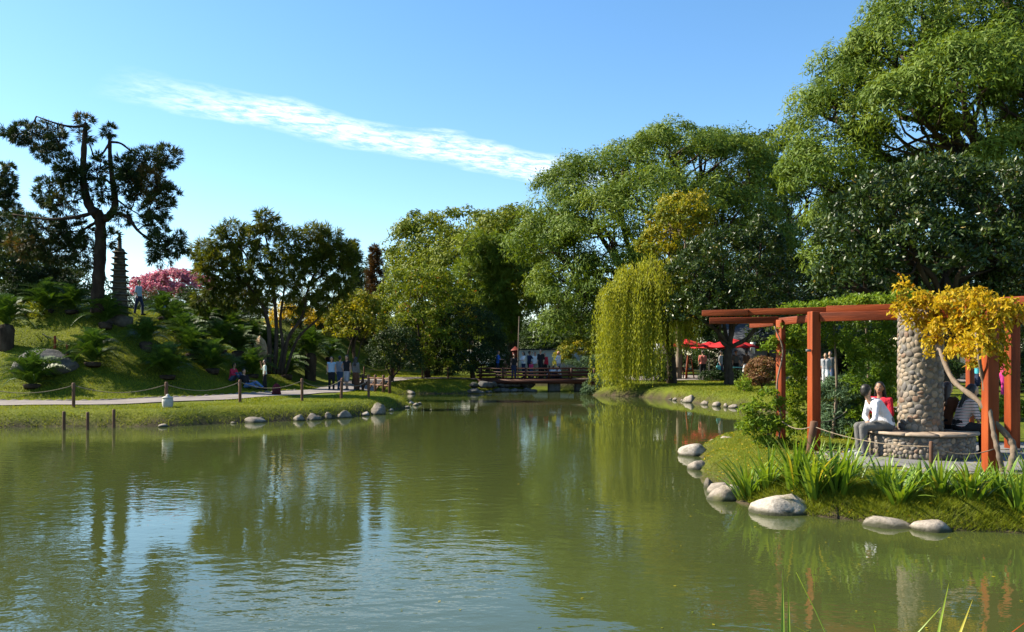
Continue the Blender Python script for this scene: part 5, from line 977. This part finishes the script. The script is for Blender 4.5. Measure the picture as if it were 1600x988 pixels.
# ------------------------------------------------------------------ people
def capsule(g, a, b, ra, rb, seg=10):
    a, b = np.asarray(a, float), np.asarray(b, float); v = b - a; L = np.linalg.norm(v)
    if L < 1e-6: v = np.array((0, 0, 1.)); L = 1e-6
    u = v / L; th = np.linspace(-np.pi / 2, 0, 5); prof = [(ra * math.cos(t), ra * math.sin(t)) for t in th] + [(rb * math.cos(t), L + rb * math.sin(t)) for t in np.linspace(0, np.pi / 2, 5)]
    x = unit(np.cross(u, (0, 0, 1) if abs(u[2]) < .9 else (1, 0, 0))); y = np.cross(u, x); an = np.linspace(0, 2 * np.pi, seg, endpoint=False)
    V = np.array([a + u * z + max(q, 1e-4) * (math.cos(t) * x + math.sin(t) * y) for q, z in prof for t in an]); k = len(prof); i = np.arange(k - 1)[:, None] * seg; j = np.arange(seg)[None]; j2 = (j + 1) % seg
    g.add(V, [np.stack((i + j, i + j2, i + seg + j2, i + seg + j), -1).reshape(-1, 4), np.arange(seg)[::-1][None], (np.arange(seg) + (k - 1) * seg)[None]])
def ellipsoid(g, c, q, seg=14, M=None):
    th = np.linspace(-np.pi / 2, np.pi / 2, 9); an = np.linspace(0, 2 * np.pi, seg, endpoint=False); V = np.array([(max(math.cos(t), 1e-3) * math.cos(a), max(math.cos(t), 1e-3) * math.sin(a), math.sin(t)) for t in th for a in an]) * np.asarray(q)
    if M is not None: V = V @ np.asarray(M).T
    k = 9; i = np.arange(k - 1)[:, None] * seg; j = np.arange(seg)[None]; j2 = (j + 1) % seg
    g.add(V + np.asarray(c), [np.stack((i + j, i + j2, i + seg + j2, i + seg + j), -1).reshape(-1, 4), np.arange(seg)[::-1][None], (np.arange(seg) + (k - 1) * seg)[None]])
def vec(*a): return np.array(a, float)
def mir(v): return v * (-1, 1, 1)
def pose(kind, **k):
    """joint positions of a 1.70 m figure facing -Y; each side may be overridden"""
    J = {}
    lean = R(k.get('lean', {'stand': 1, 'sit': 12, 'ground': 14, 'recline': -22}.get(kind, 0))); sp = vec(0, -math.sin(lean), math.cos(lean))
    if kind == 'stand':
        pel = vec(0, 0, .95); st = k.get('stride', .05)
        for s, sg in (('l', 1), ('r', -1)): J['hip' + s] = vec(.085 * sg, 0, .92); J['knee' + s] = vec(.10 * sg, -.02 - st * sg, .50); J['ank' + s] = vec(.11 * sg, .02 - st * sg * 1.2, .08)
    elif kind == 'sit':
        h = k.get('seat', .45); pel = vec(0, 0, h + .10)
        for s, sg in (('l', 1), ('r', -1)): J['hip' + s] = vec(.085 * sg, -.03, h + .085); J['knee' + s] = vec(.12 * sg, -.46, h + .05); J['ank' + s] = vec(.12 * sg, -.47 + k.get('tuck', 0), .08)
    elif kind == 'ground':
        pel = vec(0, 0, .12)
        for s, sg in (('l', 1), ('r', -1)): J['hip' + s] = vec(.085 * sg, -.03, .11); J['knee' + s] = vec(.13 * sg, -.40, .40); J['ank' + s] = vec(.12 * sg, -.66, .07)
    else:
        pel = vec(0, 0, .12)
        for s, sg in (('l', 1), ('r', -1)): J['hip' + s] = vec(.085 * sg, -.03, .11); J['knee' + s] = vec(.12 * sg, -.45, .11 + (.18 if sg > 0 else .04)); J['ank' + s] = vec(.14 * sg, -.86, .06)
    J['pel'] = pel; J['waist'] = pel + sp * .17; bend = R(k.get('hunch', 0)); sp2 = vec(0, -math.sin(lean + bend), math.cos(lean + bend)); J['chest'] = J['waist'] + sp2 * .22; J['neck'] = J['chest'] + sp2 * .13; J['head'] = J['neck'] + unit(sp2 * .6 + vec(0, -.12, .8)) * .17
    for s, sg in (('l', 1), ('r', -1)): J['sho' + s] = J['chest'] + sp2 * .075 + vec(.175 * sg, .01, 0)
    A = k.get('arms', 'down')
    for s, sg in (('l', 1), ('r', -1)):
        S_ = J['sho' + s]; a = A[0 if s == 'l' else 1] if isinstance(A, tuple) else A
        if a == 'down': e, w_ = S_ + vec(.05 * sg, .03, -.27), S_ + vec(.06 * sg, -.07, -.51)
        elif a == 'lap': e, w_ = S_ + vec(.06 * sg, -.05, -.27), J['knee' + s] + vec(-.03 * sg, .16, .10)
        elif a == 'camera': e, w_ = S_ + vec(.08 * sg, -.16, -.18), J['head'] + vec(.06 * sg, -.2, -.03)
        elif a == 'fwd': e, w_ = S_ + vec(.03 * sg, -.12, -.24), S_ + vec(-.02 * sg, -.36, -.22)
        elif a == 'hip': e, w_ = S_ + vec(.16 * sg, .06, -.23), S_ + vec(.0, -.02, -.43)
        elif a == 'prop': e, w_ = S_ + vec(.07 * sg, .12, -.24), vec(.24 * sg, .30, .05)
        elif a == 'knees': e, w_ = S_ + vec(.07 * sg, -.08, -.22), J['knee' + s] + vec(-.06 * sg, .06, .07)
        else: e, w_ = a
        J['elb' + s], J['wri' + s] = e, w_
    J['look'] = unit(vec(*k.get('look', (0, -1, -.05)))); return J
def limbset(J, keys, g, inf=0):
    for a, b, ra, rb in keys: capsule(g, J[a], J[b], ra + inf, rb + inf)
def hand(g, J, s, fine):
    w_, e = J['wri' + s], J['elb' + s]; u = unit(w_ - e); u = unit(u + np.asarray(J.get('hd' + s, (0, 0, 0)))); sg = 1 if s == 'l' else -1; side = unit(np.cross(u, vec(0, 0, 1)) + 1e-6); nrm = unit(np.cross(side, u)); p = w_ + u * .05
    for o_ in (-.022, 0, .022): capsule(g, w_ + side * o_ * .6 + u * .01, p + side * o_ + u * .03, .016, .015, 8)
    for i, (o_, L) in enumerate(((-.030, .062), (-.010, .072), (.010, .068), (.030, .052))):
        b0 = p + side * o_ + u * .035; m_ = b0 + u * L * .55 - nrm * .006; capsule(g, b0, m_, .0088, .008, 7); capsule(g, m_, m_ + unit(u - nrm * .6) * L * .5, .008, .0068, 7)
    t0 = w_ + u * .025 + side * sg * -.03; t1 = t0 + unit(u * .7 - side * sg * .75) * .035; capsule(g, t0, t1, .0105, .0095, 7); capsule(g, t1, t1 + unit(u - side * sg * .3) * .03, .0095, .0075, 7)
def remesh(g, name, mat, parent, vox, smooth_n=3, **k):
    o = g.obj(name, mat, parent, True, **k); m_ = o.modifiers.new('skin', 'REMESH'); m_.mode = 'VOXEL'; m_.voxel_size = vox; m_.use_smooth_shade = True; q = o.modifiers.new('soften', 'SMOOTH'); q.iterations = smooth_n; q.factor = .5; return o
SKIN = mat_solid('skin', [(.36, .20, .13), (.46, .27, .18)], 6, .55, .3, .1, 40); SKIN_D = mat_solid('skin_tan', [(.25, .135, .085), (.33, .185, .12)], 6, .55, .3, .1, 40)
HAIR = {'black': mat_solid('hair_black', [(.008, .007, .006), (.02, .016, .013)], 30, .45, .4, .5, 60, (1, 1, .15)), 'brown': mat_solid('hair_brown', [(.025, .014, .008), (.06, .035, .02)], 30, .45, .4, .5, 60, (1, 1, .15)), 'ginger': mat_solid('hair_ginger', [(.22, .08, .025), (.34, .14, .05)], 30, .45, .4, .5, 60, (1, 1, .15))}
DARK = mat_cloth('cloth_eye', (.01, .008, .007)); LIP = mat_cloth('cloth_lip', (.30, .10, .08)); EYEW = mat_cloth('cloth_eyewhite', (.6, .58, .55))
CLOTH = {'white': (.72, .72, .74), 'lilac': (.66, .66, .72), 'black': (.015, .015, .018), 'jeans': (.06, .09, .16), 'bluejeans': (.10, .17, .32), 'grey': (.13, .125, .12), 'greyl': (.30, .30, .32), 'red': (.48, .02, .04), 'pink': (.62, .05, .16), 'crimson': (.50, .03, .08), 'blue': (.03, .12, .52), 'sky': (.30, .42, .55), 'cyan': (.06, .38, .48), 'palegreen': (.50, .58, .50), 'brown': (.10, .045, .025), 'salmon': (.55, .16, .13), 'navy': (.02, .03, .07), 'khaki': (.30, .25, .16), 'magenta': (.45, .03, .20)}
def cl(n): return MAT['striped_jersey'] if n == 'striped' else mat_cloth('cloth_' + n, CLOTH[n])
m, o, N, L = mat_base('striped_jersey'); p = N('ShaderNodeBsdfPrincipled'); L(p.outputs[0], o.inputs[0]); tcn = N('ShaderNodeNewGeometry'); sz_ = N('ShaderNodeSeparateXYZ'); L(tcn.outputs['Position'], sz_.inputs[0]); mu = N('ShaderNodeMath', operation='MULTIPLY'); L(sz_.outputs[2], mu.inputs[0]); mu.inputs[1].default_value = 19; fc = N('ShaderNodeMath', operation='FRACT'); L(mu.outputs[0], fc.inputs[0])
rr_ = ramp(N, L, fc.outputs[0], [(.03, .025, .03), (.62, .55, .52), (.22, .04, .045), (.62, .55, .52)], [0, .3, .55, .75]); rr_.color_ramp.interpolation = 'CONSTANT'; L(rr_.outputs[0], p.inputs['Base Color']); p.inputs['Roughness'].default_value = .9
def person(label, loc, rz, J, top, bottom, hair='black', h=1.7, sleeve='short', legs='long', hairlen='short', skin=SKIN, vox=.029, group=None, shoes='black', face=False, extra=None):
    t = thing('person', label, 'person', loc, rz, group); sc_ = h / 1.7; t.scale = (sc_,) * 3
    TOR = []
    def torso(g, inf, lo='pel'):
        for o_ in (.085, -.085): capsule(g, J['chest'] + (o_, 0, .03), J['waist'] + (o_ * .75, 0, 0), .095 + inf, .088 + inf); capsule(g, J['waist'] + (o_ * .75, 0, 0), J['pel'] + (o_ * .85, 0, .0), .088 + inf, .098 + inf)
        for s in 'lr': capsule(g, J['chest'] + (J['sho' + s] - J['chest']) * .3, J['sho' + s], .075 + inf, .052 + inf)
    LEG = [('hipl', 'kneel', .088, .058), ('hipr', 'kneer', .088, .058), ('kneel', 'ankl', .054, .036), ('kneer', 'ankr', .054, .036)]; ARM = [('shol', 'elbl', .05, .039), ('shor', 'elbr', .05, .039), ('elbl', 'wril', .039, .026), ('elbr', 'wrir', .039, .026)]
    g = Geo(); torso(g, 0); limbset(J, LEG + ARM, g); lk = J['look']; hz = math.atan2(lk[0], -lk[1]); M = np.array(Matrix.Rotation(hz, 3, 'Z'))
    capsule(g, J['neck'] - (0, 0, .03), J['head'] - (0, 0, .05), .052, .048); ellipsoid(g, J['head'] + (0, 0, .02), (.074, .09, .10), M=M); ellipsoid(g, J['head'] + M @ vec(0, -.02, -.045), (.056, .066, .075), M=M)
    capsule(g, J['head'] + M @ vec(0, -.088, .015), J['head'] + M @ vec(0, -.105, -.02), .008, .014, 8)
    for sg in (-1, 1): ellipsoid(g, J['head'] + M @ vec(.077 * sg, .0, -.005), (.012, .022, .032), 8, M)
    for s in 'lr':
        a = J['ank' + s]; d_ = unit((J['ank' + s] - J['knee' + s]) * 0 + vec(.12 if s == 'l' else -.12, -1, 0)); capsule(g, a - (0, 0, .03) + d_ * -.03, a + d_ * .14 - (0, 0, .045), .042, .032); hand(g, J, s, face)
    remesh(g, 'body', skin, t, vox)
    g = Geo(); torso(g, .016)
    if sleeve != 'none': limbset(J, ARM[:2] if sleeve == 'short' else ARM, g, .015 if sleeve == 'short' else .012)
    remesh(g, 'shirt', cl(top), t, vox)
    g = Geo()
    for o_ in (.07, -.07): capsule(g, J['pel'] + (o_, 0, .06), J['pel'] + (o_, 0, -.02), .105, .115)
    if legs == 'long': limbset(J, LEG[:2], g, .018); limbset(J, LEG[2:], g, .022)
    elif legs == 'short': limbset(J, [(a, b_, ra, rb + .03) for a, b_, ra, rb in LEG[:2]], g, .018)
    remesh(g, 'trousers' if legs == 'long' else 'shorts', cl(bottom), t, vox)
    for s in 'lr':
        g = Geo(); a = J['ank' + s]; d_ = unit(vec(.12 if s == 'l' else -.12, -1, 0)); capsule(g, a - (0, 0, .03) + d_ * -.035, a + d_ * .15 - (0, 0, .042), .05, .038); g.obj('shoe', cl(shoes), t, True)
    g = Geo(); ellipsoid(g, J['head'] + M @ vec(0, .022, .045), (.086, .092, .092), M=M); ellipsoid(g, J['head'] + M @ vec(0, .045, .0), (.08, .068, .09), M=M)
    if hairlen == 'long':
        capsule(g, J['head'] + M @ vec(.035, .07, .02), J['chest'] + vec(.05, .10, -.02), .06, .045); capsule(g, J['head'] + M @ vec(-.035, .07, .02), J['chest'] + vec(-.05, .10, -.02), .06, .045)
        for sg in (-1, 1): capsule(g, J['head'] + M @ vec(.075 * sg, .02, .02), J['neck'] + M @ vec(.09 * sg, .04, -.02), .03, .025)
    remesh(g, 'hair', HAIR[hair], t, min(vox, .024))
    if face:
        for sg in (-1, 1):
            g = Geo(); ellipsoid(g, J['head'] + M @ vec(.031 * sg, -.081, .012), (.013, .007, .0075), 10, M); e = g.obj('eye', EYEW, t, True); g = Geo(); ellipsoid(g, J['head'] + M @ vec(.031 * sg, -.0862, .012), (.006, .004, .0065), 8, M); g.obj('iris', DARK, e, True)
            g = Geo(); capsule(g, J['head'] + M @ vec(.017 * sg, -.089, .031), J['head'] + M @ vec(.046 * sg, -.081, .034), .0045, .003, 6); g.obj('eyebrow', HAIR[hair], t, True)
        g = Geo(); capsule(g, J['head'] + M @ vec(-.02, -.083, -.062), J['head'] + M @ vec(.02, -.083, -.062), .007, .007, 8); g.obj('mouth', LIP, t, True)
    return t
def gp(px, d, z=None): q = at(px, d); return q if z is None else np.array((q[0], q[1], z))
def face_rz(deg): return R(deg)                 # 0 = towards the camera, 90 = towards +X
# the couple and the two women on the ring bench
SEAT = BENZ + .03 - PZ - 0; VX = .0165
def bench_spot(ang, rad): return np.array((CX + rad * math.cos(R(ang)), CY0 + rad * math.sin(R(ang)), PZ))
CY0 = 15.2
Jm = pose('sit', seat=SEAT, lean=20, hunch=22, arms='lap', look=(-.35, .65, 0), tuck=.03); Jm['hdl'] = Jm['hdr'] = (0, -.4, -.5)
person('young man in white long-sleeved shirt and grey trousers sitting hunched on the ring bench', bench_spot(188, .66), R(-92), Jm, 'lilac', 'grey', 'black', 1.74, 'long', vox=VX, shoes='greyl', face=True)
Jw = pose('sit', seat=SEAT, lean=6, arms='lap', look=(.25, -1, -.05)); person('woman in red top sitting behind the man in white, turned to him', bench_spot(140, .68), R(-48), Jw, 'red', 'black', 'black', 1.64, 'short', hairlen='long', vox=VX, face=True, skin=SKIN_D)
Jb = pose('sit', seat=SEAT, lean=8, hunch=8, arms='lap', look=(-.3, -1, -.1)); person('long-haired woman in brown top sitting in the shade of the column', bench_spot(28, .66), R(122), Jb, 'brown', 'black', 'brown', 1.66, 'long', hairlen='long', vox=VX, face=True)
Js = pose('sit', seat=SEAT, lean=12, hunch=14, arms=('fwd', 'lap'), look=(0, -1, -.2)); person('dark-haired woman in striped shirt sitting on the bench, seen from behind', bench_spot(-8, .68), R(88), Js, 'striped', 'black', 'black', 1.66, 'short', hairlen='long', vox=VX, face=True)
# on the slope and path
dR = hit(362, 596, 28); person('woman in pink-red shirt sitting on the grass beside a cycad', gp(362, dR), R(70), pose('ground', arms='fwd'), 'crimson', 'jeans', 'black', 1.64, 'long'); 
person('man in black shirt and jeans lounging on the grass with legs stretched out', gp(386, dR - .4), R(60), pose('recline', arms=('knees', 'prop')), 'black', 'bluejeans', 'black', 1.75)
person('child in pale green shirt standing with an arm raised beside the lounging man', gp(414, dR - .3), R(-70), pose('stand', arms=('down', 'camera')), 'palegreen', 'black', 'black', 1.42)
g4 = 'four people standing on the path'
person('woman in white sleeveless top and black trousers standing on the path', gp(518, 42.4), R(10), pose('stand', arms='down'), 'sky', 'black', 'black', 1.66, 'none', hairlen='long', group=g4); person('person in grey-blue shirt and jeans standing between two women on the path', gp(531, 43.2), R(160), pose('stand', arms='down'), 'greyl', 'jeans', 'black', 1.7, group=g4)
person('woman in black top with pale jacket tied at her waist on the path', gp(542, 42.2), R(-20), pose('stand', arms=('down', 'hip'), stride=.1), 'black', 'greyl', 'brown', 1.72, 'none', 'short', 'long', group=g4); person('long-haired woman in loose grey top standing by the low railing', gp(556, 42.0), R(150), pose('stand', arms='down'), 'grey', 'brown', 'black', 1.62, 'long', hairlen='long', group=g4)
# backpack on the grass
q = gp(432, 35.6); t = thing('backpack', 'dark red backpack standing on the grass by the path', 'backpack', q, .3); g = Geo(); ellipsoid(g, (0, 0, .24), (.19, .13, .27)); capsule(g, (-.1, 0, .08), (.1, 0, .08), .1, .1); remesh(g, 'bag', mat_cloth('cloth_bag', (.10, .012, .02)), t, .02)
g = Geo(); ellipsoid(g, (0, -.12, .17), (.13, .06, .13)); g.obj('pocket', mat_cloth('cloth_bag2', (.06, .01, .015)), t, True); g = Geo(); tube(g, [(-.05, 0, .5), (0, 0, .57), (.05, 0, .5)], .014, 6); g.obj('handle', mat_cloth('cloth_bag2', (.06, .01, .015)), t, True)
# hill
person('man in light blue shirt walking on the hilltop beside the pink blossom', gp(217, 42.5, gz((217 - 800) / FPX * 42.5, 42.5) - .0), R(80), pose('stand', stride=.12), 'sky', 'navy', 'black', 1.72); person('small child in pale top on the hilltop before the pink blossom', gp(257, 43.5), R(-60), pose('stand'), 'sky', 'grey', 'brown', 1.15)
# on the bridge
gb = 'people on the footbridge'; z = BZ
for px, y, rz, ps, top, bot, hr, h, sl, hl, lb in [
    (778, 54.3, 80, ('stand', 'fwd'), 'blue', 'navy', 'black', 1.74, 'short', 'short', 'man in bright blue shirt at the stony end of the bridge'), (789, 54.9, 0, ('stand', 'down'), 'brown', 'khaki', 'brown', 1.12, 'short', 'short', 'small child in brown next to the man in blue'), (803, 53.2, 0, ('stand', 'down'), 'black', 'navy', 'black', 1.52, 'short', 'short', 'boy in dark clothes standing at the stony end of the bridge'),
    (818, 54.3, -60, ('stand', 'fwd'), 'white', 'navy', 'black', 1.68, 'short', 'long', 'dark-haired woman in white shirt leaning on the bridge rail'), (827, 55.3, 120, ('stand', 'camera'), 'navy', 'black', 'black', 1.72, 'short', 'short', 'person in dark blue raising a camera on the bridge'), (830, 54.8, 20, ('stand', 'down'), 'pink', 'jeans', 'brown', 1.05, 'short', 'short', 'toddler in pink on the bridge'), (836, 55.2, 0, ('stand', 'down'), 'white', 'khaki', 'brown', 1.66, 'short', 'short', 'person in white shirt beside the tall man in black on the bridge'),
    (845, 54.2, -30, ('stand', 'down'), 'black', 'black', 'black', 1.82, 'short', 'short', 'tall man dressed in black on the bridge'), (851, 55.4, 0, ('stand', 'down'), 'red', 'black', 'brown', 1.6, 'long', 'short', 'person in red sweater on the bridge'), (873, 55.2, 60, ('stand', 'hip'), 'white', 'greyl', 'ginger', 1.70, 'long', 'long', 'ginger-haired woman in white standing on the bridge')]:
    person(lb, gp(px, y, z), R(rz), pose(ps[0], arms=ps[1]), top, bot, hr, h, sl, hairlen=hl, group=gb)
for px, rz, top, hr, lb in ((856, 100, 'sky', 'black', 'child in pale blue shirt sitting on the bridge deck'), (864, 170, 'white', 'brown', 'child in white shirt sitting between two others on the bridge'), (876, -90, 'white', 'black', 'boy in white shirt sitting under the ginger-haired woman')): person(lb, gp(px, 54.3, z), R(rz), pose('ground', arms='knees'), top, 'navy', hr, 1.5, group=gb)
# terrace
gt = 'visitors on the terrace'
for px, d, rz, ps, top, bot, hr, h, lg, lb in [(1098, 51.2, 170, 'stand', 'salmon', 'black', 'brown', 1.72, 'long', 'man in faded red shirt under the umbrellas, back turned'), (1126, 51.0, 60, 'stand', 'greyl', 'navy', 'black', 1.72, 'long', 'person in grey shirt by the terrace tree trunk'), (1150, 53.3, 0, 'stand', 'grey', 'black', 'brown', 1.66, 'long', 'visitor in grey behind the teal table'), (1166, 51.4, 200, 'stand', 'brown', 'white', 'black', 1.72, 'short', 'visitor in brown top and white shorts on the terrace'), (1046, 50.3, -80, 'stand', 'white', 'khaki', 'black', 1.7, 'short', 'visitor in white shirt and khaki shorts under the willow')]:
    person(lb, gp(px, d), R(rz), pose(ps), top, bot, hr, h, legs=lg, group=gt)
q = gp(1122, 50.8); t = thing('shopping_bag', 'small teal bag hanging beside the grey-shirted visitor', 'bag', q + (0, -.1, .62)); g = Geo(); box(g, (0, 0, .12), (.26, .1, .26)); link('bag', bevelled(g.mesh('bag'), .03), MAT['teal_cloth'], t); g = Geo(); tube(g, [(-.08, 0, .24), (-.04, 0, .42), (.04, 0, .42), (.08, 0, .24)], .008, 6); g.obj('handle', MAT['teal_cloth'], t)
person('woman in pale top and white trousers walking beyond the pergola', gp(1290, 40), R(-30), pose('stand', stride=.1), 'greyl', 'white', 'brown', 1.66, hairlen='long'); person('dark-clothed visitor walking beside the woman in white trousers', gp(1297, 40.6), R(-30), pose('stand', stride=.1), 'grey', 'jeans', 'black', 1.74)
person('boy in cyan shirt and dark shorts standing past the column', gp(1526, 33.5), R(-75), pose('stand', arms=('down', 'fwd')), 'cyan', 'navy', 'black', 1.6, legs='short'); person('woman in bright pink top and magenta trousers past the pergola post', gp(1567, 32.5), R(80), pose('stand', arms='fwd'), 'pink', 'magenta', 'black', 1.64, hairlen='long')
q = gp(1533, 33.6); t = thing('school_bag', 'blue backpack worn by the boy in cyan', 'backpack', q + (0, -.02, 1.0)); g = Geo(); ellipsoid(g, (0, 0, .2), (.12, .14, .22)); g.obj('bag', mat_cloth('cloth_schoolbag', (.04, .10, .30)), t, True); g = Geo(); ellipsoid(g, (.1, 0, .14), (.05, .1, .11)); g.obj('pocket', mat_cloth('cloth_schoolbag', (.04, .10, .30)), t, True)
